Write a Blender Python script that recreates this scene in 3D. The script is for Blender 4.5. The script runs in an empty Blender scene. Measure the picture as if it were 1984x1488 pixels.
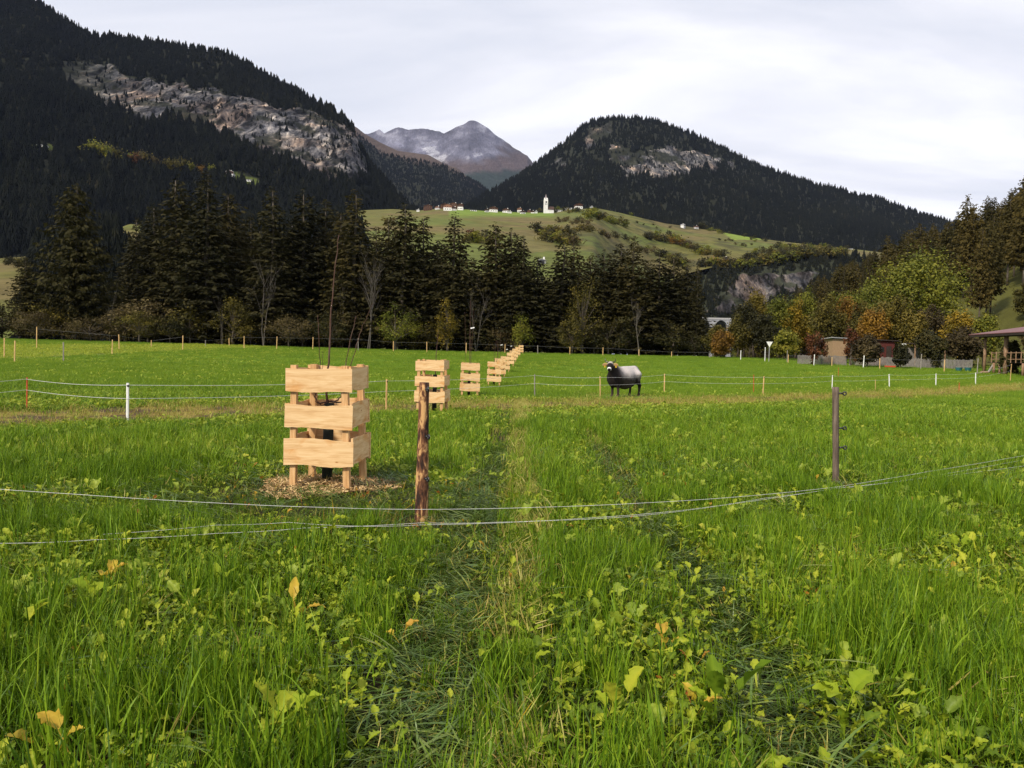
import bpy, bmesh, math, random
import numpy as np
from mathutils import Vector, Matrix, Euler

SC = bpy.context.scene
COL = SC.collection
RAD = math.radians
random.seed(11)
rng = np.random.default_rng(11)

# ------------------------------------------------------------------ camera
FPX, CX, CY, HZ = 1510.0, 992.0, 744.0, 686.0          # photograph's own pixel frame (1984 x 1488)
PITCH, ROLL = math.atan((CY - HZ) / FPX), RAD(1.2)
CAM = np.array([0.0, 0.0, 1.6])
_r0 = np.array([1.0, 0, 0]); _f0 = np.array([0, math.cos(PITCH), -math.sin(PITCH)]); _u0 = np.array([0, math.sin(PITCH), math.cos(PITCH)])
RIGHT = math.cos(ROLL) * _r0 + math.sin(ROLL) * _u0
UP = -math.sin(ROLL) * _r0 + math.cos(ROLL) * _u0
FWD = _f0
cam = bpy.data.cameras.new('camera'); camo = bpy.data.objects.new('camera', cam); COL.objects.link(camo)
cam.sensor_width = 36; cam.lens = FPX / 1984 * 36; cam.clip_start = 0.05; cam.clip_end = 60000
camo.matrix_world = Matrix(((RIGHT[0], UP[0], -FWD[0], CAM[0]), (RIGHT[1], UP[1], -FWD[1], CAM[1]), (RIGHT[2], UP[2], -FWD[2], CAM[2]), (0, 0, 0, 1)))
SC.camera = camo

# ------------------------------------------------------------------ light
SUN_EL, SUN_AZ = RAD(40), RAD(222)                     # azimuth clockwise from +Y: behind the camera, a little to the left
sun = bpy.data.lights.new('sun', 'SUN'); suno = bpy.data.objects.new('sun', sun); COL.objects.link(suno)
sun.energy = 5.0; sun.angle = RAD(5); sun.color = (1.0, 0.90, 0.74)
_sd = Vector((math.sin(SUN_AZ) * math.cos(SUN_EL), math.cos(SUN_AZ) * math.cos(SUN_EL), math.sin(SUN_EL)))
suno.rotation_euler = _sd.to_track_quat('Z', 'Y').to_euler()
SC.view_settings.view_transform = 'Standard'; SC.view_settings.look = 'None'
SC.view_settings.exposure = 0.0; SC.view_settings.gamma = 1.0; SC.view_settings.use_curve_mapping = False

world = bpy.data.worlds.new('World'); SC.world = world; world.use_nodes = True
wn, wl = world.node_tree.nodes, world.node_tree.links
wn.clear()
def wnode(t, **k):
    n = wn.new(t)
    for a, b in k.items(): setattr(n, a, b)
    return n
w_out = wnode('ShaderNodeOutputWorld'); w_bg = wnode('ShaderNodeBackground'); w_bg.inputs['Strength'].default_value = 0.105
w_sky = wnode('ShaderNodeTexSky', sky_type='NISHITA', sun_disc=False, sun_elevation=SUN_EL, sun_rotation=SUN_AZ)
w_tc = wnode('ShaderNodeTexCoord'); w_sep = wnode('ShaderNodeSeparateXYZ'); wl.new(w_tc.outputs['Generated'], w_sep.inputs[0])
w_zz = wnode('ShaderNodeMath', operation='ADD'); w_zz.inputs[1].default_value = 0.16; wl.new(w_sep.outputs['Z'], w_zz.inputs[0])
w_mx = wnode('ShaderNodeMath', operation='MAXIMUM'); w_mx.inputs[1].default_value = 0.05; wl.new(w_zz.outputs[0], w_mx.inputs[0])
w_dx = wnode('ShaderNodeMath', operation='DIVIDE'); wl.new(w_sep.outputs['X'], w_dx.inputs[0]); wl.new(w_mx.outputs[0], w_dx.inputs[1])
w_dy = wnode('ShaderNodeMath', operation='DIVIDE'); wl.new(w_sep.outputs['Y'], w_dy.inputs[0]); wl.new(w_mx.outputs[0], w_dy.inputs[1])
w_cb = wnode('ShaderNodeCombineXYZ'); wl.new(w_dx.outputs[0], w_cb.inputs[0]); wl.new(w_dy.outputs[0], w_cb.inputs[1])
w_map = wnode('ShaderNodeMapping'); w_map.inputs['Rotation'].default_value = (0, 0, RAD(28)); w_map.inputs['Scale'].default_value = (0.7, 1.5, 1); wl.new(w_cb.outputs[0], w_map.inputs[0])
w_n = wnode('ShaderNodeTexNoise'); w_n.inputs['Scale'].default_value = 0.95; w_n.inputs['Detail'].default_value = 6; w_n.inputs['Roughness'].default_value = 0.5; w_n.inputs['Distortion'].default_value = 0.5
wl.new(w_map.outputs[0], w_n.inputs['Vector'])
w_r = wnode('ShaderNodeValToRGB'); e = w_r.color_ramp.elements
e[0].position = 0.36; e[0].color = (6.9, 7.3, 8.4, 1); e[1].position = 0.66; e[1].color = (11.0, 11.0, 11.2, 1)
m_ = e.new(0.53); m_.color = (8.9, 9.0, 9.7, 1)
w_gx = wnode('ShaderNodeMath', operation='MULTIPLY_ADD'); w_gx.inputs[1].default_value = 0.07; wl.new(w_sep.outputs['X'], w_gx.inputs[0]); wl.new(w_n.outputs['Fac'], w_gx.inputs[2]); wl.new(w_gx.outputs[0], w_r.inputs[0])
w_mix = wnode('ShaderNodeMixRGB'); w_mix.inputs[0].default_value = 0.97
wl.new(w_sky.outputs[0], w_mix.inputs[1]); wl.new(w_r.outputs[0], w_mix.inputs[2]); wl.new(w_mix.outputs[0], w_bg.inputs['Color']); wl.new(w_bg.outputs[0], w_out.inputs[0])

# ------------------------------------------------------------------ numeric helpers
def ray(u, v): return FPX * FWD + (u - CX) * RIGHT + (CY - v) * UP
def W(u, v, Y):
    d = ray(u, v); return CAM + d * (Y / d[1])
def px(P):
    q = np.asarray(P, float) - CAM
    z = np.maximum(q @ FWD, 1e-3)
    return CX + FPX * (q @ RIGHT) / z, CY - FPX * (q @ UP) / z
def _h(ix, iy, iz):
    n = (ix.astype(np.int64) * 374761393 + iy.astype(np.int64) * 668265263 + iz.astype(np.int64) * 2147483647 + 1274126177)
    n = (n ^ (n >> 13)) * 1274126177; n = n ^ (n >> 16)
    return (n & 0xFFFFFF) / float(0xFFFFFF)
def vnoise(x, y, z=0.0):
    x = np.asarray(x, float); y = np.asarray(y, float) + 0 * x; z = np.asarray(z, float) + 0 * x
    xi, yi, zi = np.floor(x), np.floor(y), np.floor(z); fx, fy, fz = x - xi, y - yi, z - zi
    fx, fy, fz = [f * f * (3 - 2 * f) for f in (fx, fy, fz)]
    r = 0
    for a in (0, 1):
        for b in (0, 1):
            for c in (0, 1):
                r = r + _h(xi + a, yi + b, zi + c) * (fx if a else 1 - fx) * (fy if b else 1 - fy) * (fz if c else 1 - fz)
    return r
def fbm(x, y, z=0.0, o=4):
    r = 0; a = 0.5; s = 0; f = 1.0
    for k in range(o):
        r = r + a * vnoise(np.asarray(x) * f + 17.3 * k, np.asarray(y) * f - 9.1 * k, np.asarray(z) * f + 3.7 * k); s += a; a *= 0.5; f *= 2.03
    return r / s
def sstep(a, b, x):
    t = np.clip((np.asarray(x, float) - a) / (b - a), 0, 1); return t * t * (3 - 2 * t)
def inpoly(u, v, poly):
    u = np.asarray(u, float); v = np.asarray(v, float); r = np.zeros(u.shape, bool); n = len(poly)
    for i in range(n):
        x1, y1 = poly[i]; x2, y2 = poly[(i + 1) % n]
        if y1 == y2: continue
        c = ((y1 > v) != (y2 > v)) & (u < (x2 - x1) * (v - y1) / (y2 - y1) + x1); r ^= c
    return r

# ------------------------------------------------------------------ terrain
def ground_z(x, y):
    x = np.asarray(x, float); y = np.asarray(y, float)
    z = np.interp(y, [-50, 20, 32, 44, 56, 67, 79, 91, 126, 140, 250, 600, 3000], [0, .02, -.2, -.25, -.12, -.03, .3, .63, 1.6, 1.85, 1.9, -12, -30])
    z = z + 0.55 * sstep(0, 95, -x) * sstep(50, 130, y) + 0.18 * sstep(20, 90, x) * sstep(60, 130, y) * 0
    far = sstep(30, 140, y)
    z = z + (fbm(x * 0.35, y * 0.35, o=3) - 0.5) * (0.05 + 0.15 * far)
    xb = np.interp(y, [-50, 60, 100, 130, 400, 700], [190, 96, 70, 74, 112, 220])
    s = np.maximum(x - xb, 0)
    hill = 0.46 * s * sstep(0, 22, s) * (0.85 + 0.3 * fbm(x * .02, y * .02, o=3))
    hill = np.minimum(hill, 130 + 0 * hill) * (1 - sstep(500, 900, y))
    return z + hill
def G(u, v, lo=1.5, hi=320.0):
    """where the line of sight of a photograph pixel meets the ground"""
    Y = np.geomspace(lo, hi, 1400); d = ray(u, v); P = CAM + d[None, :] * (Y / d[1])[:, None]
    g = P[:, 2] - ground_z(P[:, 0], P[:, 1]); k = np.where(g <= 0)[0]
    i = k[0] if len(k) else int(np.argmin(g))
    p = P[i].copy(); p[2] = float(ground_z(p[0], p[1])); return p
def at(u, Y, dz=0.0):
    """the ground point at forward distance Y in the photograph's column u"""
    p = W(u, HZ + (u - CX) * math.tan(ROLL), Y); return np.array([p[0], p[1], float(ground_z(p[0], p[1])) + dz])
def ztop(u, v, Y): return float(W(u, v, Y)[2])

# ------------------------------------------------------------------ materials
def mat(name):
    m = bpy.data.materials.new(name); m.use_nodes = True; nt = m.node_tree; nt.nodes.clear()
    out = nt.nodes.new('ShaderNodeOutputMaterial'); return m, nt.nodes, nt.links, out
def ramp(n, cols, pos=None):
    r = n.new('ShaderNodeValToRGB'); el = r.color_ramp.elements
    pos = pos or [i / (len(cols) - 1) for i in range(len(cols))]
    while len(el) < len(cols): el.new(0.5)
    for q, c, p in zip(el, cols, pos): q.position = p; q.color = (*c, 1)
    return r
def surf(name, cols, scale=8, stretch=(1, 1, 1), rough=0.8, bump=0.0, pos=None, detail=6, spec=0.3, coord='Object', dist=0.0, metal=0.0, brough=.6):
    m, n, l, out = mat(name)
    tc = n.new('ShaderNodeTexCoord'); mp = n.new('ShaderNodeMapping'); mp.inputs['Scale'].default_value = stretch
    nz = n.new('ShaderNodeTexNoise'); nz.inputs['Scale'].default_value = scale; nz.inputs['Detail'].default_value = detail; nz.inputs['Distortion'].default_value = dist; nz.inputs['Roughness'].default_value = brough
    l.new(tc.outputs[coord], mp.inputs[0]); l.new(mp.outputs[0], nz.inputs['Vector'])
    r = ramp(n, cols, pos or [0.3 + 0.4 * i / max(1, len(cols) - 1) for i in range(len(cols))]); l.new(nz.outputs['Fac'], r.inputs[0])
    b = n.new('ShaderNodeBsdfPrincipled'); b.inputs['Roughness'].default_value = rough; b.inputs['Specular IOR Level'].default_value = spec; b.inputs['Metallic'].default_value = metal
    l.new(r.outputs[0], b.inputs['Base Color'])
    if bump:
        bp = n.new('ShaderNodeBump'); bp.inputs['Strength'].default_value = bump; bp.inputs['Distance'].default_value = 0.02; l.new(nz.outputs['Fac'], bp.inputs['Height']); l.new(bp.outputs[0], b.inputs['Normal'])
    l.new(b.outputs[0], out.inputs[0]); return m
def foliage(name, cols, trans=0.3, inst=True, wA=0.5, rough=0.55, spec=0.25, pos=None):
    """leaf and blade colour: a per-leaf value mixed with a per-plant value"""
    m, n, l, out = mat(name)
    a = n.new('ShaderNodeAttribute'); a.attribute_name = 'bc'
    if inst: t = n.new('ShaderNodeAttribute'); t.attribute_type = 'INSTANCER'; t.attribute_name = 'tint'; tv = t.outputs['Fac']
    else: t = n.new('ShaderNodeObjectInfo'); tv = t.outputs['Random']
    mx = n.new('ShaderNodeMix'); mx.inputs[0].default_value = wA; l.new(tv, mx.inputs[2]); l.new(a.outputs['Fac'], mx.inputs[3])
    r = ramp(n, cols, pos); l.new(mx.outputs[0], r.inputs[0])
    b = n.new('ShaderNodeBsdfPrincipled'); b.inputs['Roughness'].default_value = rough; b.inputs['Specular IOR Level'].default_value = spec; l.new(r.outputs[0], b.inputs['Base Color'])
    if trans > 0:
        tr = n.new('ShaderNodeBsdfTranslucent'); l.new(r.outputs[0], tr.inputs['Color']); ms = n.new('ShaderNodeMixShader'); ms.inputs[0].default_value = trans
        l.new(b.outputs[0], ms.inputs[1]); l.new(tr.outputs[0], ms.inputs[2]); l.new(ms.outputs[0], out.inputs[0])
    else: l.new(b.outputs[0], out.inputs[0])
    return m
def vcol(name, amount=0.5, scale=0.1, rough=0.9, bump=0.0, bdist=1.0, spec=0.1, stretch=(1, 1, 1), lo=0.55, hi=1.45, detail=8):
    """a material whose base colour per kind of ground is stored on the mesh, broken up by noise"""
    m, n, l, out = mat(name)
    a = n.new('ShaderNodeAttribute'); a.attribute_name = 'col'
    tc = n.new('ShaderNodeTexCoord'); mp = n.new('ShaderNodeMapping'); mp.inputs['Scale'].default_value = stretch; l.new(tc.outputs['Object'], mp.inputs[0])
    nz = n.new('ShaderNodeTexNoise'); nz.inputs['Scale'].default_value = scale; nz.inputs['Detail'].default_value = detail; nz.inputs['Roughness'].default_value = .65; l.new(mp.outputs[0], nz.inputs['Vector'])
    mr = n.new('ShaderNodeMapRange'); mr.inputs[1].default_value = .3; mr.inputs[2].default_value = .7; mr.inputs[3].default_value = lo; mr.inputs[4].default_value = hi; l.new(nz.outputs['Fac'], mr.inputs[0])
    mu = n.new('ShaderNodeMixRGB'); mu.blend_type = 'MULTIPLY'; mu.inputs[0].default_value = amount; l.new(a.outputs['Color'], mu.inputs[1]); l.new(mr.outputs[0], mu.inputs[2])
    b = n.new('ShaderNodeBsdfPrincipled'); b.inputs['Roughness'].default_value = rough; b.inputs['Specular IOR Level'].default_value = spec; l.new(mu.outputs[0], b.inputs['Base Color'])
    if bump:
        bp = n.new('ShaderNodeBump'); bp.inputs['Strength'].default_value = bump; bp.inputs['Distance'].default_value = bdist; l.new(nz.outputs['Fac'], bp.inputs['Height']); l.new(bp.outputs[0], b.inputs['Normal'])
    l.new(b.outputs[0], out.inputs[0]); return m

# ------------------------------------------------------------------ object helpers
def tag(o, label=None, cat=None, group=None, kind=None):
    if label: o['label'] = label
    if cat: o['category'] = cat
    if group: o['group'] = group
    if kind: o['kind'] = kind
    return o
def link(o, parent=None):
    COL.objects.link(o)
    if parent is not None: o.parent = parent
    return o
def empty(name, loc=(0, 0, 0), rz=0.0):
    o = bpy.data.objects.new(name, None); o.empty_display_size = 0.1; o.location = tuple(float(q) for q in loc); o.rotation_euler = (0, 0, rz); return link(o)
def mesh_np(name, V, faces, mats, smooth=False, attrs=None, col=None, counts=None, mi=None):
    """V: N x 3; faces: list of tuples, or a flat index array with per-face counts"""
    me = bpy.data.meshes.new(name); V = np.asarray(V, np.float32)
    if counts is None:
        counts = np.array([len(f) for f in faces], np.int32); flat = np.fromiter((i for f in faces for i in f), np.int32)
    else: flat = np.asarray(faces, np.int32).ravel(); counts = np.asarray(counts, np.int32)
    me.vertices.add(len(V)); me.vertices.foreach_set('co', V.ravel())
    me.loops.add(len(flat)); me.loops.foreach_set('vertex_index', flat)
    me.polygons.add(len(counts)); st = np.zeros(len(counts), np.int32); st[1:] = np.cumsum(counts)[:-1]; me.polygons.foreach_set('loop_start', st)
    try: me.polygons.foreach_set('loop_total', counts)
    except Exception: pass
    me.polygons.foreach_set('use_smooth', np.full(len(counts), bool(smooth)))
    for m in (mats if isinstance(mats, (list, tuple)) else [mats]): me.materials.append(m)
    if mi is not None: me.polygons.foreach_set('material_index', np.asarray(mi, np.int32))
    me.update(calc_edges=True); me.validate()
    if attrs:
        for k, a in attrs.items():
            at_ = me.attributes.new(k, 'FLOAT', 'POINT'); at_.data.foreach_set('value', np.asarray(a, np.float32))
    if col is not None:
        c4 = np.ones((len(V), 4), np.float32); c4[:, :3] = col
        at_ = me.color_attributes.new('col', 'FLOAT_COLOR', 'POINT'); at_.data.foreach_set('color', c4.ravel())
    return me
def obj(name, me, parent=None): return link(bpy.data.objects.new(name, me), parent)
class MB:
    def __init__(s): s.v = []; s.f = []
    def add(s, V, Fc):
        b = len(s.v); s.v.extend([tuple(map(float, p)) for p in V]); s.f.extend([tuple(int(i) + b for i in f) for f in Fc]); return s
    def box(s, c, d, rz=0.0, rx=0.0, ry=0.0):
        x, y, z = [q / 2 for q in d]; M = Euler((rx, ry, rz)).to_matrix()
        V = [M @ Vector(p) + Vector(c) for p in ((-x, -y, -z), (x, -y, -z), (x, y, -z), (-x, y, -z), (-x, -y, z), (x, -y, z), (x, y, z), (-x, y, z))]
        return s.add(V, [(0, 3, 2, 1), (4, 5, 6, 7), (0, 1, 5, 4), (1, 2, 6, 5), (2, 3, 7, 6), (3, 0, 4, 7)])
    def tube(s, P, Rr, n=7, cap=True):
        P = [Vector(tuple(map(float, p))) for p in P]; V = []; Fc = []
        for i, p in enumerate(P):
            t = (P[min(i + 1, len(P) - 1)] - P[max(i - 1, 0)]).normalized()
            a = t.cross(Vector((0.31, 0.95, 0.05))); a = a.normalized() if a.length > 1e-4 else Vector((1, 0, 0)); b = t.cross(a)
            r = Rr[i] if isinstance(Rr, (list, tuple)) else Rr
            for k in range(n): V.append(p + (a * math.cos(2 * math.pi * k / n) + b * math.sin(2 * math.pi * k / n)) * r)
        for i in range(len(P) - 1):
            for k in range(n): Fc.append((i * n + k, i * n + (k + 1) % n, (i + 1) * n + (k + 1) % n, (i + 1) * n + k))
        if cap: Fc.append(tuple(range(n))[::-1]); Fc.append(tuple((len(P) - 1) * n + k for k in range(n)))
        return s.add(V, Fc)
    def ell(s, c, r, n=10, m=7, rz=0.0):
        V = []; Fc = []
        for i in range(m + 1):
            a = math.pi * i / m
            for k in range(n):
                b = 2 * math.pi * k / n; x, y, z = r[0] * math.sin(a) * math.cos(b), r[1] * math.sin(a) * math.sin(b), r[2] * math.cos(a)
                V.append((c[0] + x * math.cos(rz) - y * math.sin(rz), c[1] + x * math.sin(rz) + y * math.cos(rz), c[2] + z))
        for i in range(m):
            for k in range(n): Fc.append((i * n + k, (i + 1) * n + k, (i + 1) * n + (k + 1) % n, i * n + (k + 1) % n))
        return s.add(V, Fc)
    def prism(s, outline, y0, y1):
        """outline in x-z, extruded along y"""
        n = len(outline); V = [(p[0], y0, p[1]) for p in outline] + [(p[0], y1, p[1]) for p in outline]
        Fc = [tuple(range(n)), tuple(range(2 * n - 1, n - 1, -1))] + [(k, k + n, (k + 1) % n + n, (k + 1) % n) for k in range(n)]
        return s.add(V, Fc)
    def mesh(s, name, m, smooth=False, attrs=None): return mesh_np(name, np.array(s.v), s.f, m, smooth, attrs)
    def build(s, name, m, parent=None, smooth=False):
        me = s.mesh(name, m, smooth); bm = bmesh.new(); bm.from_mesh(me); bmesh.ops.recalc_face_normals(bm, faces=bm.faces); bm.to_mesh(me); bm.free()
        return obj(name, me, parent)
def copy_tree(o, parent=None):
    c = o.copy(); COL.objects.link(c)
    if parent is not None: c.parent = parent
    for ch in list(o.children): copy_tree(ch, c)
    return c
ORD = 'first second third fourth fifth sixth seventh eighth ninth tenth eleventh twelfth thirteenth fourteenth fifteenth sixteenth seventeenth eighteenth nineteenth twentieth'.split()
for t_ in ('twenty', 'thirty', 'forty'): ORD += [t_ + '-' + o_ for o_ in ORD[:9]] + [{'twenty': 'thirtieth', 'thirty': 'fortieth', 'forty': 'fiftieth'}[t_]]

def scatter(name, protos, P, rot, scl, tint, idx=None, kind='stuff'):
    """one ground-cover or far-forest object: geometry nodes set small plants on the given points"""
    N = len(P); me = bpy.data.meshes.new(name); me.vertices.add(N); me.vertices.foreach_set('co', np.asarray(P, np.float32).ravel())
    def A(k, t, key, d): q = me.attributes.new(k, t, 'POINT'); q.data.foreach_set(key, np.asarray(d).ravel())
    A('rot', 'FLOAT_VECTOR', 'vector', np.asarray(rot, np.float32)); A('scl', 'FLOAT_VECTOR', 'vector', np.asarray(scl, np.float32)); A('tint', 'FLOAT', 'value', np.asarray(tint, np.float32))
    A('idx', 'INT', 'value', (rng.integers(0, len(protos), N) if idx is None else idx).astype(np.int32))
    c = bpy.data.collections.new(name + ' kinds')
    for p in protos: c.objects.link(p)
    o = obj(name, me); tag(o, kind=kind)
    ng = bpy.data.node_groups.new(name + ' nodes', 'GeometryNodeTree')
    ng.interface.new_socket('Geometry', in_out='INPUT', socket_type='NodeSocketGeometry'); ng.interface.new_socket('Geometry', in_out='OUTPUT', socket_type='NodeSocketGeometry')
    n, l = ng.nodes, ng.links; gi = n.new('NodeGroupInput'); go = n.new('NodeGroupOutput'); ip = n.new('GeometryNodeInstanceOnPoints'); ci = n.new('GeometryNodeCollectionInfo')
    ci.inputs['Collection'].default_value = c; ci.inputs['Separate Children'].default_value = True; ci.inputs['Reset Children'].default_value = True
    def na(k, t): q = n.new('GeometryNodeInputNamedAttribute'); q.data_type = t; q.inputs['Name'].default_value = k; return q.outputs['Attribute']
    l.new(gi.outputs[0], ip.inputs['Points']); l.new(ci.outputs[0], ip.inputs['Instance']); ip.inputs['Pick Instance'].default_value = True
    l.new(na('idx', 'INT'), ip.inputs['Instance Index']); l.new(na('rot', 'FLOAT_VECTOR'), ip.inputs['Rotation']); l.new(na('scl', 'FLOAT_VECTOR'), ip.inputs['Scale'])
    l.new(ip.outputs[0], go.inputs[0]); md = o.modifiers.new('scatter', 'NODES'); md.node_group = ng
    return o

# ================================================================== SETTING: ground, hills, mountains
STRIP = np.array([(-60, -14), (-10.5, 16), (-7.5, 19), (-.7, 24.6), (6.2, 30.2), (19.8, 42), (38.7, 59), (75, 92)])
def strip_d(x, y):
    """distance from the worn cattle track that crosses the field"""
    x = np.asarray(x, float); y = np.asarray(y, float); d = np.full(x.shape, 1e9)
    for a, b in zip(STRIP[:-1], STRIP[1:]):
        e_ = b - a; t = np.clip(((x - a[0]) * e_[0] + (y - a[1]) * e_[1]) / (e_ @ e_), 0, 1)
        d = np.minimum(d, np.hypot(x - a[0] - t * e_[0], y - a[1] - t * e_[1]))
    d = np.minimum(d, np.hypot(x - COW_XY[0], (y - COW_XY[1] + .9) * .8) + .2)
    return d + (fbm(x * .5, y * .5, o=2) - .5) * 1.3
def wheel(x, y):
    """wheel ruts through the tall crop, 0..1"""
    x = np.asarray(x, float); y = np.asarray(y, float); w = (fbm(y * .3, 3.1 + 0 * y, o=2) - .5) * .5
    r = 0
    for c, hw, k in ((-.36, .27, .014), (1.22, .18, .024)):
        cc = c + k * (np.clip(y, 2, 20) - 3) + w * .22 + .03 * np.sin(y * 1.3 + c)
        r = np.maximum(r, 1 - sstep(hw * .7, hw * 1.25, np.abs(x - cc) + (fbm(x * 4, y * 4, o=2) - .5) * .22))
    return r * (1 - sstep(22, 27, y))
CRATE_Y = [9.0, 20.4, 31.2, 43.5, 55.8, 67.5, 79.2, 91.0, 102.6, 114.3, 126.0]
CRATE_UV = [(641, 945), (840, 797), (911, 768), (958, 748), (969, 732), (979, 722), (989, 710), (994, 702), (998, 696), (1003, 690), (1009, 685)]
COW_XY = (4.75, 33.0)
CRATES = [at(u, Y) for (u, v), Y in zip(CRATE_UV, CRATE_Y)]
PALE_POLY = [(-200, 700), (0, 697), (180, 688), (420, 676), (640, 670), (640, 667), (420, 667), (230, 668), (0, 668), (-200, 668)]
VERGE_POLY = [(1360, 689), (1480, 697), (1600, 702), (1760, 709), (2300, 735), (2300, 640), (1360, 680)]
def gzone(x, y):
    z = ground_z(x, y); u, v = px(np.stack([x, y, z], -1)); return inpoly(u, v, PALE_POLY), inpoly(u, v, VERGE_POLY) & (y > 70)

rows = np.concatenate([np.linspace(-14, 1.5, 14), np.geomspace(1.7, 160, 330), np.geomspace(163, 26000, 90)])
cols = np.linspace(-1.75, 1.75, 321)
Yg = np.repeat(rows[:, None], len(cols), 1); Xg = cols[None, :] * (np.maximum(Yg, 0) + 7)
Zg = ground_z(Xg, Yg); Zg -= .035 * wheel(Xg, Yg)
def grid_faces(nr, nc):
    i = (np.arange(nr - 1)[:, None] * nc + np.arange(nc - 1)[None, :]).ravel(); return np.stack([i, i + 1, i + nc + 1, i + nc], 1)
gc = np.zeros(Xg.shape + (3,)); nse = fbm(Xg * .8, Yg * .8, o=4)[..., None]
soil = np.array([.024, .021, .010]); gn = np.array([.080, .155, .009]); gn2 = np.array([.130, .215, .014])
gc[:] = soil
fr = sstep(14, 45, Yg)[..., None]
gc = gc * (1 - fr) + (gn * (1 - nse) + gn2 * nse) * fr
sd = strip_d(Xg, Yg); sm = (1 - sstep(1.5, 3.0, sd))[..., None]
br = fbm(Xg * 1.6 + 40, Yg * 1.6, o=3)[..., None]
gc = gc * (1 - sm) + (np.array([.20, .150, .040]) * (1 - sstep(.42, .6, br)) + np.array([.070, .046, .028]) * sstep(.42, .6, br)) * sm
pz, vz = gzone(Xg, Yg)
gc[pz] = np.array([.17, .19, .055]) * (.75 + .5 * nse[pz]); gc[vz] = np.array([.060, .070, .014]) * (.7 + .6 * nse[vz])
xb_ = np.interp(Yg, [-50, 60, 100, 130, 400, 700], [190, 96, 70, 74, 112, 220])
hl = (Xg > xb_ - 1) & (Yg > 60) & (Yg < 900); gc[hl] = np.array([.075, .075, .018]) * (.7 + .6 * nse[hl])
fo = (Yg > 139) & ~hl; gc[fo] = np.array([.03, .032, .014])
M_ground = vcol('ground earth and turf', amount=.8, scale=5.0, bump=.5, bdist=.03, lo=.45, hi=1.5)
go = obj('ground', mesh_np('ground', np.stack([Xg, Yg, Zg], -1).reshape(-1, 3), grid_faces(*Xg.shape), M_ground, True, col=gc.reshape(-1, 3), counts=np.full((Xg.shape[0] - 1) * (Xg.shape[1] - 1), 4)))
tag(go, kind='structure')

def mountain_mat():
    m, n, l, out = mat('mountain rock and soil'); a = n.new('ShaderNodeAttribute'); a.attribute_name = 'col'; k = n.new('ShaderNodeAttribute'); k.attribute_name = 'rock'; tc = n.new('ShaderNodeTexCoord')
    def noise(scale, st, det=10, dist=.6, rough=.68):
        mp = n.new('ShaderNodeMapping'); mp.inputs['Scale'].default_value = st; l.new(tc.outputs['Object'], mp.inputs[0]); z = n.new('ShaderNodeTexNoise'); z.inputs['Scale'].default_value = scale; z.inputs['Detail'].default_value = det; z.inputs['Distortion'].default_value = dist; z.inputs['Roughness'].default_value = rough; l.new(mp.outputs[0], z.inputs['Vector']); return z.outputs['Fac']
    n1 = noise(.022, (1, .22, .6), 8); n2 = noise(.075, (1, .2, .40), 10, .5, .75); n3 = noise(.012, (1, .3, .8), 6); n4 = noise(.045, (1, .2, .14), 8, .3, .7)
    r1 = ramp(n, [(.045, .046, .052), (.085, .083, .088), (.19, .175, .165), (.42, .375, .33)], [.40, .50, .57, .68]); l.new(n1, r1.inputs[0])
    r2 = ramp(n, [(.10, .11, .12), (.55, .55, .58), (1.15, 1.12, 1.08), (2.1, 1.95, 1.75)], [.40, .48, .55, .64]); l.new(n2, r2.inputs[0]); r3 = ramp(n, [(.85, .90, 1.0), (1.0, 1.0, 1.0), (1.2, .97, .82)], [.38, .5, .62]); l.new(n3, r3.inputs[0])
    r5 = ramp(n, [(.08, .09, .09), (1, 1, 1)], [.40, .48]); l.new(n4, r5.inputs[0])
    def mul(x, y): q = n.new('ShaderNodeMixRGB'); q.blend_type = 'MULTIPLY'; q.inputs[0].default_value = 1; l.new(x, q.inputs[1]); l.new(y, q.inputs[2]); return q.outputs[0]
    rock = mul(mul(mul(r1.outputs[0], r2.outputs[0]), r3.outputs[0]), r5.outputs[0]); r4 = ramp(n, [(.45, .45, .45), (1.5, 1.5, 1.5)], [.3, .7]); l.new(n2, r4.inputs[0]); soil_ = mul(a.outputs['Color'], r4.outputs[0])
    mx = n.new('ShaderNodeMixRGB'); l.new(k.outputs['Fac'], mx.inputs[0]); l.new(soil_, mx.inputs[1]); l.new(rock, mx.inputs[2])
    b = n.new('ShaderNodeBsdfPrincipled'); b.inputs['Roughness'].default_value = .9; b.inputs['Specular IOR Level'].default_value = .1; l.new(mx.outputs[0], b.inputs['Base Color'])
    bp = n.new('ShaderNodeBump'); bp.inputs['Strength'].default_value = .9; bp.inputs['Distance'].default_value = 7; l.new(n1, bp.inputs['Height']); l.new(bp.outputs[0], b.inputs['Normal']); l.new(b.outputs[0], out.inputs[0]); return m
M_mount = mountain_mat()
M_hill = vcol('hill meadow', amount=.7, scale=.06, bump=.5, bdist=2, lo=.5, hi=1.45, stretch=(1, 1, 3))
RK = []
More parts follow.
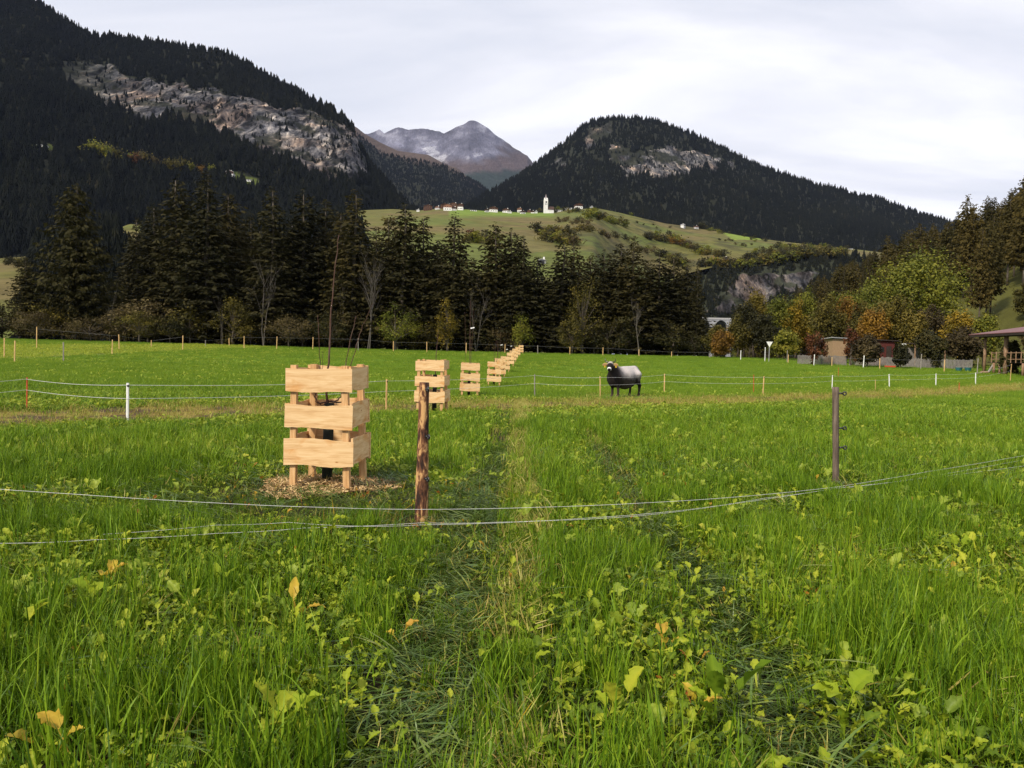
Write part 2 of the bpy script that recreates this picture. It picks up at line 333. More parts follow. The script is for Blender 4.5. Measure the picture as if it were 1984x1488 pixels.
def ridge(name, sil, base, us, nrow, prof, relief, colfn, m, cliffs=(), cliff_amp=0.0, nback=10, rough_top=0.0):
    """a mountain flank: sil and base give (column, row, distance) of the crest and the foot"""
    us = np.asarray(us, float); s = np.array(sil, float); b = np.array(base, float)
    T = np.array([W(u, np.interp(u, s[:, 0], s[:, 1]), np.interp(u, s[:, 0], s[:, 2])) for u in us])
    B = np.array([W(u, np.interp(u, b[:, 0], b[:, 1]), np.interp(u, b[:, 0], b[:, 2])) for u in us])
    t = np.linspace(0, 1, nrow)[:, None]; g = prof(t)
    P = np.zeros((nrow + nback, len(us), 3)); P[:nrow, :, :2] = B[None, :, :2] * (1 - t[..., None]) + T[None, :, :2] * t[..., None]; P[:nrow, :, 2] = B[None, :, 2] * (1 - g) + T[None, :, 2] * g
    ext = np.linalg.norm(T[:, :2] - B[:, :2], axis=1); away = (T[:, :2] - B[:, :2]) / ext[:, None]
    for k in range(nback):
        q = (k + 1) / nback; P[nrow + k, :, :2] = T[:, :2] + away * (ext * .9 * q)[:, None]; P[nrow + k, :, 2] = T[:, 2] - (T[:, 2] - B[:, 2]) * (q ** 1.3) * 1.02 + 0
    tt = np.concatenate([t[:, 0], np.ones(nback)])[:, None]; env = np.sin(np.pi * np.clip(tt, 0, 1)) ** .7
    L = relief[0]; n1 = fbm(P[..., 0] / L, P[..., 1] / L, P[..., 2] / L, o=5) - .5
    P[..., 2] += n1 * relief[1] * env * 2
    if rough_top: P[..., 2] += (fbm(P[..., 0] / (L * .25), P[..., 1] / (L * .25), o=4) - .5) * rough_top * (tt > .5)
    u, v = px(P); cm = np.zeros(u.shape)
    if cliffs:
        wu = (fbm(u / 22, v / 22, o=4) - .5) * 46; wv = (fbm(u / 22 + 60, v / 22, o=4) - .5) * 30
        for c in cliffs: cm = np.maximum(cm, inpoly(u + wu, v + wv, c).astype(float))
        cm[nrow:] = 0
        k_ = L * .16; n2 = np.abs(fbm(P[..., 0] / k_, P[..., 1] / (k_ * 4), P[..., 2] / (k_ * 2.2), o=7) - .5) * 2
        sm_ = cm.copy()
        for _ in range(2): sm_[1:-1, 1:-1] = (sm_[1:-1, 1:-1] * 2 + sm_[2:, 1:-1] + sm_[:-2, 1:-1] + sm_[1:-1, 2:] + sm_[1:-1, :-2]) / 6
        P[..., :2] -= away[None] * ((.35 - n2) * cliff_amp * sm_)[..., None]
    RK.clear(); c = colfn(P, u, v, cm, tt + 0 * u); rk = RK[0] if RK else 0 * u
    o = obj(name, mesh_np(name, P.reshape(-1, 3), grid_faces(*u.shape), m, True, {'rock': np.clip(rk, 0, 1).ravel()}, col=np.clip(c, 0, 1).reshape(-1, 3), counts=np.full((u.shape[0] - 1) * (u.shape[1] - 1), 4)))
    tag(o, kind='structure'); u, v = px(P)
    return dict(P=P, u=u, v=v, cliff=cm, nrow=nrow, o=o)
def on(g, u, v):
    """the nearest point of a flank's front to a photograph pixel"""
    k = np.argmin((g['u'][:g['nrow']] - u) ** 2 + (g['v'][:g['nrow']] - v) ** 2); return g['P'][:g['nrow']].reshape(-1, 3)[k].copy()
FLOOR = np.array([.016, .018, .011])  # forest floor, its dark tone also carrying the painted cloud shadow
def mixc(c, col, w): return c * (1 - w[..., None]) + np.array(col) * w[..., None]

# far peak with early snow, 9 km off
def far_col(P, u, v, cm, t):
    z = P[..., 2]; n = fbm(P[..., 0] / 500, P[..., 1] / 500, z / 300, o=5); n2 = fbm(P[..., 0] / 130, P[..., 1] / 500, z / 120, o=6); q = v + (n - .5) * 70
    c = np.array([.105, .105, .142]) * (.2 + 1.55 * n2[..., None]); c = mixc(c, (.072, .056, .058), sstep(284, 306, q + 16 * sstep(930, 1000, u)) ); c = mixc(c, (.024, .034, .030), sstep(322, 338, q))  # lavender rock tint puts part of the distance haze into the colour
    sn = np.maximum(sstep(.50, .60, n2) * sstep(290, 248, q) * .16, inpoly(u + (n2 - .5) * 60, v, [(835, 285), (930, 278), (945, 300), (880, 318), (840, 310)]) * sstep(.54, .66, n2) * .4)
    return mixc(c, (.62, .63, .68), sn * .8)
us = np.linspace(560, 1160, 420)
g_far = ridge('mountain_far', [(500, 262, 9000), (640, 258, 9000), (690, 252, 9000), (712, 258, 9000), (735, 252, 9100), (745, 257, 9000), (772, 251, 9000), (790, 255, 9000), (812, 250, 9000), (835, 252, 9000), (860, 255, 9000), (872, 249, 9000), (888, 242, 9000), (908, 235, 9000), (921, 239, 9000), (945, 252, 9000), (968, 268, 9000), (985, 278, 9000), (1005, 290, 9000), (1022, 298, 9000), (1040, 322, 9000), (1160, 392, 9000)],
    [(500, 430, 6600), (1160, 440, 6600)], us, 170, lambda t: t ** 1.15, (900, 110), far_col, M_mount, nback=6, rough_top=110)
# mid ridge, brown alpine shoulder over blue-green forest, 4.5 km off
def mid_col(P, u, v, cm, t):
    n = fbm(P[..., 0] / 220, P[..., 1] / 220, P[..., 2] / 160, o=5); line = np.interp(u, [690, 740, 800, 860, 940, 1000], [268, 306, 318, 330, 372, 420])
    c = FLOOR * np.ones(u.shape + (1,)); return mixc(c, (.075, .055, .047), sstep(6, -6, v + (n - .5) * 34 - line))
us = np.linspace(600, 1060, 200)
g_mid = ridge('mountain_shoulder', [(600, 222, 4600), (690, 246, 4600), (705, 258, 4600), (735, 275, 4600), (770, 292, 4600), (830, 300, 4700), (862, 318, 4700), (885, 325, 4700), (905, 343, 4600), (930, 358, 4500), (960, 384, 4400), (1010, 412, 4300), (1060, 440, 4300)],
    [(600, 450, 2900), (1060, 460, 2900)], us, 90, lambda t: t ** 1.05, (420, 60), mid_col, M_mount, nback=5)
# wooded mountain on the left with its rock wall
CL_L = [[(124, 120), (150, 118), (205, 126), (262, 160), (330, 160), (400, 172), (470, 192), (560, 214), (640, 232), (684, 256), (704, 290), (716, 345), (640, 352), (580, 324), (520, 300), (490, 282), (440, 262), (392, 246), (330, 228), (284, 236), (240, 214), (196, 196), (156, 186), (130, 150)]]
def left_col(P, u, v, cm, t):
    c = FLOOR * np.ones(u.shape + (1,)); g = fbm(P[..., 0] / 60, P[..., 1] / 60, P[..., 2] / 35, o=4)
    w = cm * (1 - sstep(.54, .60, g) * .85) * (.08 + .92 * sstep(110, 290, u)); RK.append(w)
    md = inpoly(u, v, [(432, 342), (455, 334), (505, 350), (512, 360), (480, 358)]) | inpoly(u, v, [(44, 280), (104, 280), (110, 290), (60, 288)]); c[md] = (.075, .095, .024); return c
us = np.concatenate([np.linspace(-900, -20, 80), np.linspace(-15, 860, 440)])
g_left = ridge('mountain_left', [(-900, -330, 2000), (-300, -110, 1950), (0, -14, 1900), (70, 8, 1900), (110, 30, 1900), (150, 58, 1900), (185, 72, 1900), (215, 74, 1900), (255, 80, 1900), (300, 84, 1900), (345, 93, 1900), (400, 100, 1900), (440, 108, 1900), (480, 128, 1900), (520, 150, 1880), (560, 172, 1850), (600, 192, 1830), (640, 212, 1800), (662, 226, 1790), (682, 248, 1780), (700, 285, 1760), (716, 320, 1740), (745, 352, 1720), (775, 388, 1700), (800, 410, 1700), (860, 450, 1700)],
    [(-900, 600, 640), (0, 560, 700), (300, 520, 800), (560, 480, 1000), (760, 470, 1280), (860, 470, 1400)], us, 190, lambda t: .86 * t ** 1.02 + .14 * t * t, (260, 26), left_col, M_mount, CL_L, 40)
# wooded dome on the right with its rock faces
CL_R = [[(1186, 282), (1240, 290), (1300, 286), (1345, 296), (1390, 312), (1398, 328), (1345, 330), (1322, 338), (1262, 346), (1215, 336), (1186, 308)], [(1132, 262), (1152, 248), (1182, 244), (1192, 254), (1162, 284), (1138, 292)], [(1062, 312), (1086, 305), (1098, 318), (1072, 330)], [(1402, 312), (1424, 314), (1430, 328), (1408, 326)]]
def right_col(P, u, v, cm, t):
    c = FLOOR * np.ones(u.shape + (1,)); g = fbm(P[..., 0] / 70, P[..., 1] / 70, P[..., 2] / 40, o=4); w = cm * (1 - sstep(.54, .62, g) * .95) * .9 * (.35 + .65 * (v > 270)); RK.append(w)
    return c
us = np.concatenate([np.linspace(820, 1860, 420), np.linspace(1870, 2900, 70)])
g_right = ridge('mountain_dome', [(820, 440, 2700), (900, 402, 2700), (940, 378, 2700), (1000, 346, 2750), (1040, 318, 2800), (1075, 292, 2800), (1105, 266, 2800), (1130, 245, 2850), (1150, 236, 2850), (1180, 231, 2850), (1225, 229, 2850), (1262, 234, 2850), (1300, 246, 2850), (1340, 260, 2850), (1380, 278, 2850), (1430, 304, 2800), (1480, 326, 2800), (1530, 342, 2800), (1580, 360, 2800), (1620, 366, 2800), (1660, 378, 2800), (1700, 386, 2800), (1740, 400, 2800), (1790, 420, 2800), (1850, 434, 2800), (2000, 470, 2800), (2900, 560, 2800)],
    [(820, 480, 1500), (1100, 500, 1500), (1600, 540, 1400), (2000, 600, 1400), (2900, 640, 1400)], us, 170, lambda t: .8 * t + .2 * t * t, (300, 26), right_col, M_mount, CL_R, 45)
# the meadow hill with the village on its crest
def hill_col(P, u, v, cm, t):
    n = fbm(P[..., 0] / 90, P[..., 1] / 90, P[..., 2] / 22, o=4); n2 = fbm(P[..., 0] / 30, P[..., 1] / 30, P[..., 2] / 7, o=4)
    c = np.array([.108, .104, .030]) * np.ones(u.shape + (1,)); c = mixc(c, (.125, .095, .042), sstep(.5, .66, n) * .75); c = mixc(c, (.088, .118, .026), sstep(.46, .34, n) * .6)
    c = mixc(c, (.13, .20, .028), sstep(424, 414, v) * (u > 870) * (u < 1070) * .8); c = mixc(c, (.045, .045, .02), sstep(.56, .64, n2) * sstep(1050, 1150, u) * .7)
    c = mixc(c, (.125, .105, .040), inpoly(u + (n2 - .5) * 30, v, [(1020, 450), (1062, 462), (1090, 486), (1020, 490), (1005, 470)]).astype(float) * .8)
    c = mixc(c, (.16, .22, .035), inpoly(u, v + (n2 - .5) * 8, [(1395, 446), (1460, 456), (1480, 464), (1420, 464)]).astype(float) * .9)
    te = np.abs(((P[..., 2] + n * 14) / 13) % 1 - .5); return mixc(c, (.045, .052, .018), sstep(.44, .49, te) * .6 * sstep(900, 1150, u))
us = np.concatenate([np.linspace(-700, 0, 50), np.linspace(5, 1900, 300)])
g_hill = ridge('hill_meadow', [(-700, 540, 480), (-100, 508, 480), (40, 498, 500), (110, 486, 520), (170, 468, 560), (250, 434, 620), (330, 440, 700), (450, 440, 800), (560, 428, 900), (650, 414, 1050), (710, 407, 1200), (760, 405, 1200), (810, 408, 1200), (850, 404, 1190), (905, 406, 1190), (960, 410, 1200), (1030, 412, 1200), (1075, 412, 1200), (1110, 405, 1200), (1160, 404, 1200), (1200, 412, 1220), (1250, 424, 1240), (1290, 433, 1260), (1340, 440, 1280), (1400, 450, 1280), (1450, 459, 1280), (1500, 466, 1280), (1560, 473, 1280), (1640, 481, 1300), (1700, 488, 1300), (1900, 515, 1300)],
    [(-700, 668, 175), (0, 664, 180), (300, 676, 190), (700, 684, 210), (1150, 690, 280), (1270, 560, 820), (1330, 530, 920), (1380, 518, 930), (1440, 520, 940), (1500, 510, 950), (1560, 500, 960), (1640, 496, 980), (1900, 540, 1000)], us, 130, lambda t: t ** .92, (90, 4), hill_col, M_hill)
# rock walls of the gorge under it
CL_G = [[(1366, 600), (1400, 572), (1420, 545), (1436, 530), (1478, 528), (1520, 530), (1560, 520), (1580, 545), (1540, 570), (1500, 580), (1470, 600), (1430, 612), (1395, 612)]]
def gorge_col(P, u, v, cm, t):
    c = np.array([.030, .034, .022]) * np.ones(u.shape + (1,)); g = fbm(P[..., 0] / 26, P[..., 1] / 26, P[..., 2] / 20, o=4); w = cm * (1 - sstep(.56, .64, g) * .9); RK.append(w); return c
us = np.linspace(1230, 1900, 260)
g_gorge = ridge('gorge_cliff', [(1230, 560, 940), (1330, 545, 940), (1380, 514, 945), (1440, 516, 950), (1500, 506, 960), (1560, 496, 970), (1640, 492, 990), (1900, 536, 1010)], [(1230, 700, 800), (1900, 730, 800)], us, 120, lambda t: t ** .8, (60, 5), gorge_col, M_mount, CL_G, 22, nback=3)

# ================================================================== far forests: masses nobody could count
M_conif = foliage('far conifer needles', [(.004, .005, .006), (.008, .010, .009), (.014, .016, .011), (.048, .040, .018)], trans=0, inst=True, wA=.35, rough=.9, spec=.05, pos=[0, .45, .85, 1])  # needles darkened so the mountains' cloud shadow sits in the base colour
def far_conifer(k):
    r = random.Random(k); V = []; Fc = []; bc = []; nl = 6
    for i in range(nl):
        z0 = .04 + .80 * i / nl; z1 = z0 + .34 - .12 * i / nl; R0 = (.17 + .03 * r.random()) * (1 - .9 * i / nl) + .012; n = 8; b = len(V); ph = r.random() * 6
        for j in range(2 * n):
            a = ph + math.pi * j / n; q = R0 * ((.75 + .45 * r.random()) if j % 2 == 0 else .5); V.append((q * math.cos(a), q * math.sin(a), z0 - (.05 if j % 2 == 0 else -.03) * r.random() * 1.4)); bc.append(r.random())
        V.append((0, 0, min(z1, 1))); bc.append(r.random())
        for j in range(2 * n): Fc.append((b + j, b + (j + 1) % (2 * n), b + 2 * n))
    return bpy.data.objects.new('far_conifer', mesh_np('far_conifer', V, Fc, M_conif, False, {'bc': bc}))
FARCON = [far_conifer(k) for k in range(6)]
def forest(name, g, N, h, urange, vmin=-60, avoid=None, keepcliff=.12, crest=0.0, tintb=0.0):
    P = g['P'][:g['nrow'] + 2]; cl = g['cliff']; nr, nc = P.shape[:2]
    uu = rng.uniform(*urange, N); ut = g['u'][g['nrow'] - 1]; ci = np.interp(uu, ut, np.arange(nc)); c0 = np.clip(ci.astype(int), 0, nc - 2); f = (ci - c0)[:, None]
    rr = rng.uniform(0, g['nrow'] + .5, N); ncr = int(N * crest); rr[:ncr] = rng.uniform(g['nrow'] - 4, g['nrow'] + .9, ncr); r0 = np.clip(rr.astype(int), 0, P.shape[0] - 2); q = (rr - r0)[:, None]
    Q = (P[r0, c0] * (1 - f) + P[r0, c0 + 1] * f) * (1 - q) + (P[r0 + 1, c0] * (1 - f) + P[r0 + 1, c0 + 1] * f) * q
    u, v = px(Q); k = (cl[r0, c0] < .5) | (rng.random(N) < keepcliff)
    if avoid is not None: k &= ~avoid(u, v)
    Q = Q[k]; u = u[k]; v = v[k]; n = len(Q); H = h * (.38 + .85 * rng.random(n) ** 1.3) * (1 - .45 * (cl[r0, c0][k] > .5))
    Q[:, 2] -= 1.0
    ti = np.clip(fbm(Q[:, 0] / 120, Q[:, 1] / 120, Q[:, 2] / 80, o=3) * .9 + rng.uniform(-.25, .25, n) + tintb + (rng.random(n) < .035) * .45, 0, 1)
    W_ = H * rng.uniform(1.1, 1.9, n)
    return scatter(name, FARCON, Q, np.stack([0 * H, 0 * H, rng.uniform(0, 6.28, n)], 1), np.stack([W_, W_, H], 1), ti)
_md = lambda u, v: inpoly(u, v, [(428, 342), (455, 330), (508, 348), (514, 362), (480, 360)]) | inpoly(u, v, [(44, 280), (104, 280), (110, 290), (60, 288)])
tag(forest('forest_left', g_left, 26000, 20, (-420, 830), avoid=_md, crest=.06), 'dark conifer forest covering the left mountain around its rock wall', 'forest')
tag(forest('forest_dome', g_right, 26000, 20, (830, 2150), crest=.06, keepcliff=.28), 'dark conifer forest covering the domed mountain behind the village', 'forest')
tag(forest('forest_shoulder', g_mid, 12000, 19, (650, 1020), avoid=lambda u, v: v + 10 < np.interp(u, [690, 740, 800, 860, 940, 1000], [268, 306, 318, 330, 372, 420])), 'blue-green forest filling the valley below the snowy peak', 'forest')
tag(forest('forest_foothill', g_hill, 5200, 17, (-500, 715), avoid=lambda u, v: inpoly(u + 0 * v, v, [(232, 425), (284, 425), (284, 520), (232, 520)]) | ((u < 62) & (u > -250)) | (u > 690 + (v - 420) * .25), tintb=.05), 'dark wood on the low slope behind the left half of the spruce belt', 'forest')
tag(forest('forest_gorge', g_gorge, 2600, 12, (1240, 1700), keepcliff=.05, tintb=.2), 'mixed trees clinging to the gorge walls below the meadow hill', 'forest')

# ================================================================== trees
M_bark = surf('bark', [(.045, .035, .026), (.085, .068, .052), (.13, .11, .09)], scale=6, stretch=(1, 1, .25), bump=.4)
M_pale = surf('pale birch bark', [(.05, .042, .035), (.115, .10, .085), (.03, .026, .022)], scale=5, stretch=(1, 1, 2.0), pos=[.3, .55, .72])
M_spruce = foliage('spruce needles', [(.010, .010, .005), (.022, .021, .009), (.038, .033, .012), (.062, .048, .015)], trans=.15, inst=False, wA=.55, rough=.8, spec=.08)
M_larch = foliage('larch needles', [(.018, .018, .007), (.038, .034, .012), (.066, .053, .016), (.100, .072, .020)], trans=.18, inst=False, wA=.5, rough=.8, spec=.08)
LEAFC = dict(green=[(.036, .046, .008), (.085, .100, .013), (.155, .158, .019), (.24, .21, .028)], olive=[(.034, .032, .009), (.070, .062, .013), (.12, .098, .018), (.17, .125, .02)],
             yellow=[(.07, .060, .010), (.14, .105, .012), (.27, .18, .018), (.42, .28, .025)], orange=[(.07, .040, .010), (.14, .075, .013), (.22, .12, .018), (.30, .17, .02)],
             red=[(.036, .018, .009), (.078, .030, .013), (.13, .050, .019), (.11, .065, .02)], dark=[(.013, .014, .006), (.026, .026, .009), (.045, .042, .012), (.07, .055, .015)],
             brown=[(.030, .022, .011), (.056, .042, .017), (.088, .066, .026), (.12, .092, .034)])
M_leaf = {k: foliage('leaves ' + k, v, trans=.25, inst=False, wA=.6, rough=.6, spec=.15) for k, v in LEAFC.items()}

def spruce_crown(seed, H, Rm, m, clear=.05, droop=.35, dens=1.0, shape=.85, card=.62):
    r = np.random.default_rng(seed); V = []; bc = []
    nz = int(H * 2.3 * dens); zs = np.linspace(clear * H, H * .985, nz)
    for i, z in enumerate(zs):
        f = 1 - (z - clear * H) / (H * (1 - clear)); rad = Rm * (f ** shape) * (.72 + .5 * r.random()) + .12
        if f > .93: rad *= .55 + .45 * r.random()
        nb = int(6 + 4 * f ** .5); ph = r.random() * 6.28
        for j in range(nb):
            a = ph + 6.28 * j / nb + r.normal(0, .22); L = rad * (.62 + .5 * r.random()); nc = max(2, int(L / .42)); d = np.array([math.cos(a), math.sin(a), 0]); s = np.array([-d[1], d[0], 0]); bz = z + r.normal(0, .18); val = r.random(); bj = r.normal(0, .32)
            for k in range(nc):
                q = (k + .7) / nc; c = d * (L * q) + np.array([0, 0, bz + bj - droop * L * q + .16 * L * q * q * 1.6]) + r.normal(0, .09, 3); sc_ = card * (.6 + .7 * r.random()) * min(1, .35 + rad * .4)
                for w_ in range(2):
                    ax = d * r.uniform(.1, .9) + s * r.uniform(-1, 1) + np.array([0, 0, -r.uniform(.15, 1.1)]); ax = ax / np.linalg.norm(ax); sd_ = np.cross(ax, r.normal(0, 1, 3)); sd_ = sd_ / np.linalg.norm(sd_) * sc_ * .26
                    V += [c - sd_ * .5, c + ax * sc_ * .5 - sd_, c + ax * sc_ * 1.15, c + ax * sc_ * .55 + sd_]
                    bc += [np.clip(val * .6 + .4 * r.random(), 0, 1)] * 4
    V = np.array(V); nq = len(V) // 4; F = np.arange(nq * 4).reshape(-1, 4)
    return mesh_np('crown', V, F, m, False, {'bc': bc}, counts=np.full(nq, 4))
def trunk_mesh(H, r0, m=None, lean=.0, seed=0, n=8):
    r = random.Random(seed); b = MB(); P = []; x = y = 0
    for i in range(9): P.append((x, y, H * i / 8)); x += lean * H / 8 + r.uniform(-1, 1) * H * .004; y += r.uniform(-1, 1) * H * .004
    b.tube(P, [r0 * (1 - .93 * i / 8) + .02 for i in range(9)], n); return b.mesh('trunk', m or M_bark, True)
def leaf_cards(r, C_, n, sig, size, val):
    """n leaf-sized faces round a clump centre"""
    of = r.normal(0, 1, (n, 3)); p = C_ + of * np.array(sig); nm = of * .55 + np.array([0, 0, .55]) + r.normal(0, .55, (n, 3)); nm /= np.linalg.norm(nm, axis=1)[:, None]
    a = np.cross(nm, r.normal(0, 1, (n, 3))); a /= np.linalg.norm(a, axis=1)[:, None]; b = np.cross(nm, a)
    s = size * r.uniform(.6, 1.3, n)[:, None]; V = np.stack([p - a * s, p - b * s * .55, p + a * s, p + b * s * .55], 1).reshape(-1, 3)
    return V, np.repeat(np.clip(val + r.uniform(-.3, .3, n), 0, 1), 4)
def broad_tree(seed, H, Rm, trunk, ncl, per, size, m, wood=None, clsig=.16, egg=1.0):
    """trunk with limbs reaching every leaf clump; returns (crown mesh, trunk mesh)"""
    r = np.random.default_rng(seed); Vs = []; bcs = []; tb = MB(); zc = (trunk + H) / 2; hz = (H - trunk) / 2; cs = []
    for i in range(ncl):
        while True:
            q = r.uniform(-1, 1, 3); d_ = np.linalg.norm(q)
            if .35 < d_ < 1: break
        w = 1 - .35 * max(q[2], 0) * egg; lump = .78 + .4 * r.random(); cs.append(np.array([q[0] * Rm * w * lump, q[1] * Rm * w * lump, zc + q[2] * hz * lump * .95]))
    for c in cs:
        sg = np.array([Rm, Rm, hz * .85]) * clsig * r.uniform(.6, 1.35); v_, b_ = leaf_cards(r, c, int(per * r.uniform(.5, 1.4)), sg, size, r.random()); Vs.append(v_); bcs.append(b_)
    r0 = H * .022 + .03; P = [(0, 0, -.2), (r.normal(0, .02) * H, r.normal(0, .02) * H, trunk), (r.normal(0, .03) * H, r.normal(0, .03) * H, trunk + (H - trunk) * .55)]
    tb.tube(P, [r0, r0 * .75, r0 * .3], 7)
    for c in cs[:min(len(cs), 40)]:
        z0 = trunk * .9 + (c[2] - trunk) * .45; z0 = max(z0, trunk * .7); tb.tube([(0, 0, z0), tuple(c * [.55, .55, 0] + [0, 0, z0 + (c[2] - z0) * .55]), tuple(c)], [r0 * .35, r0 * .2, r0 * .06], 4, False)
    V = np.concatenate(Vs); nq = len(V) // 4
    return mesh_np('crown', V, np.arange(nq * 4).reshape(-1, 4), m, False, {'bc': np.concatenate(bcs)}, counts=np.full(nq, 4)), tb.mesh('trunk', wood or M_bark, True)
def bare_tree(seed, H, m, lean=0.0, spread=.35, stems=1, r0=None):
    r = random.Random(seed); b = MB(); r0 = r0 or H * .011
    def br(p, d, L, rad, lev):
        pts = [p]; q = Vector(p); dd = Vector(d)
        for i in range(4): dd = (dd + Vector((r.uniform(-1, 1), r.uniform(-1, 1), r.uniform(-.3, .6))) * .13).normalized(); q = q + dd * L / 4; pts.append(tuple(q))
        b.tube(pts, [rad * (1 - .2 * i) for i in range(5)], 5 if lev < 1 else 3, False)
        if lev < 3:
            for k in range(7 if lev == 0 else 4):
                t = r.uniform(.4 if lev == 0 else .25, 1); i = min(int(t * 4), 3); o = Vector(pts[i]).lerp(Vector(pts[i + 1]), t * 4 - i); nd = (dd + Vector((r.uniform(-1, 1), r.uniform(-1, 1), r.uniform(0, .5))) * (.9 if lev else spread * 2)).normalized()
                br(tuple(o), nd, L * r.uniform(.25, .5), rad * .4, lev + 1)
    for s in range(stems): br((r.uniform(-.3, .3) * (stems > 1), r.uniform(-.3, .3) * (stems > 1), -.1), (lean + r.uniform(-.08, .08), r.uniform(-.08, .08), 1), H * r.uniform(.8, 1), r0, 0)
    return b.mesh('trunk', m, True)
def tree_thing(name, crown, trunk, label, cat, group=None):
    e_ = empty(name); tag(e_, label, cat, group)
    if trunk is not None: obj('trunk', trunk, e_)
    if crown is not None: obj('crown', crown, e_)
    return e_
USED = {}
def place(key, maker, loc, rz, s, label=None, group=None):
    """the first call builds the plant, later calls copy it with its parts"""
    if key not in USED: USED[key] = maker(); e_ = USED[key]
    else: e_ = copy_tree(USED[key])
    e_.location = tuple(float(q) for q in loc); e_.rotation_euler = (0, 0, rz); e_.scale = s if isinstance(s, tuple) else (s, s, s)
    if label: e_['label'] = label
    if group: e_['group'] = group
    elif 'group' in e_: del e_['group']
    return e_
# --- the dark belt of spruces beyond the field: (column, tip row, half width px at foot, distance, variant)
SPR = [(52, 497, 26, 140), (150, 352, 88, 142), (268, 420, 34, 158), (300, 395, 40, 150), (345, 340, 44, 146), (400, 328, 52, 142), (442, 372, 44, 150), (486, 415, 36, 156), (530, 360, 48, 143), (560, 430, 36, 156), (586, 368, 46, 147), (630, 386, 42, 150), (657, 408, 36, 158), (686, 370, 50, 141), (727, 438, 32, 150), (752, 418, 36, 154), (777, 396, 46, 142), (818, 418, 40, 147), (846, 462, 32, 156), (875, 413, 46, 141), (912, 498, 30, 150), (953, 432, 44, 143), (984, 444, 38, 148), (1005, 455, 40, 141), (1036, 495, 34, 146), (1085, 468, 46, 141), (1110, 462, 36, 150), (1140, 492, 36, 155), (1167, 486, 40, 145), (1196, 470, 42, 149), (1222, 464, 42, 142), (1252, 505, 32, 154), (1277, 487, 42, 143), (1302, 496, 36, 149), (1325, 512, 28, 144), (1346, 510, 15, 142)]
SP_ME = {}
def spruce_maker(k, H, Rm):
    def f(): return tree_thing('spruce', spruce_crown(100 + k, H, Rm, M_spruce, clear=.06, droop=.30 + .05 * (k % 3), shape=[.62, .75, .82, .7][k % 4]), trunk_mesh(H * .97, H * .011, seed=k), 'dark spruce', 'spruce')
    return f
LOOKS = {0: 'small young spruce on the far left edge of the dark belt', 1: 'broad brownish-green spruce with wide ragged boughs, left of the gap in the dark belt', 5: 'tallest spruce of the left half of the dark belt', 13: 'tall spruce just left of the meadow hill, its tip below the left mountain', 19: 'slender pointed spruce standing free against the meadow hill', 35: 'rightmost spruce of the dark belt, beside the white bridge'}
for i, (u, v, hw, Y) in enumerate(SPR):
    p = at(u, Y); Ht = ztop(u, v, Y) - p[2]; k = i % 6; H0, R0 = 30.0, 4.4
    if i == 1: e_ = place('wide', lambda: tree_thing('spruce', spruce_crown(77, 30, 7.6, M_larch, clear=.10, droop=.18, dens=.75, shape=.62, card=.8), trunk_mesh(29, .34, seed=5), 'x', 'spruce'), p, .4, (hw * Y / FPX / 7.6, hw * Y / FPX / 7.6, Ht / 30))
    else: e_ = place(('spr', k), spruce_maker(k, H0, R0), p, rng.uniform(0, 6.28), (hw * Y / FPX / R0 * 1.75, hw * Y / FPX / R0 * 1.75, Ht / H0))
    e_.rotation_euler[1] = float(rng.normal(0, .012)); e_['group'] = 'spruces of the dark belt beyond the field'
    e_['label'] = LOOKS.get(i, f'tall dark spruce, {ORD[i]} from the left among the belt\'s front spruces')
# rear rank of the belt
n_ = 0
for i in range(44):
    u = 262 + 25 * i + rng.uniform(-8, 8); Y = rng.uniform(160, 172); p = at(u, Y); vt = np.interp(u, [200, 420, 700, 1000, 1360], [450, 440, 470, 520, 570]) + rng.uniform(-15, 35); Ht = ztop(u, vt, Y) - p[2]
    place(('spr', i % 6), None, p, rng.uniform(0, 6.28), (1.7, 1.7, Ht / 30), 'dark spruce half hidden in the rear rank of the belt beyond the field', 'rear spruces of the dark belt')
# --- undergrowth along the foot of the belt
def shrub_maker(name, seed, H, Rm, kind, ncl=26, per=70, size=.16, trunk=.3, label='shrub', cat='shrub'):
    def f(): c, t = broad_tree(seed, H, Rm, trunk, ncl, per, size, M_leaf[kind]); return tree_thing(name, c, t, label, cat)
    return f
for i in range(46):
    u = -30 + 31 * i + rng.uniform(-12, 12); Y = rng.uniform(136, 146); p = at(u, Y)
    if u > 1352: continue
    k = ['dark', 'dark', 'brown', 'dark', 'olive', 'dark'][int(rng.integers(0, 6))]; s = rng.uniform(.75, 1.35); s = s * (1.15 if u < 300 else 1)
    place(('und', k), shrub_maker('shrub', 300 + len(k), 5.2, 2.6, k), p, rng.uniform(0, 6.28), (s * 1.1, s * 1.1, s), {'dark': 'dark leafy shrub in the shade at the foot of the spruce belt', 'brown': 'brownish autumn shrub at the foot of the spruce belt', 'olive': 'olive-green shrub at the foot of the spruce belt'}[k], {'dark': 'dark shrubs under the spruces', 'brown': 'brown shrubs under the spruces', 'olive': 'olive shrubs under the spruces'}[k])
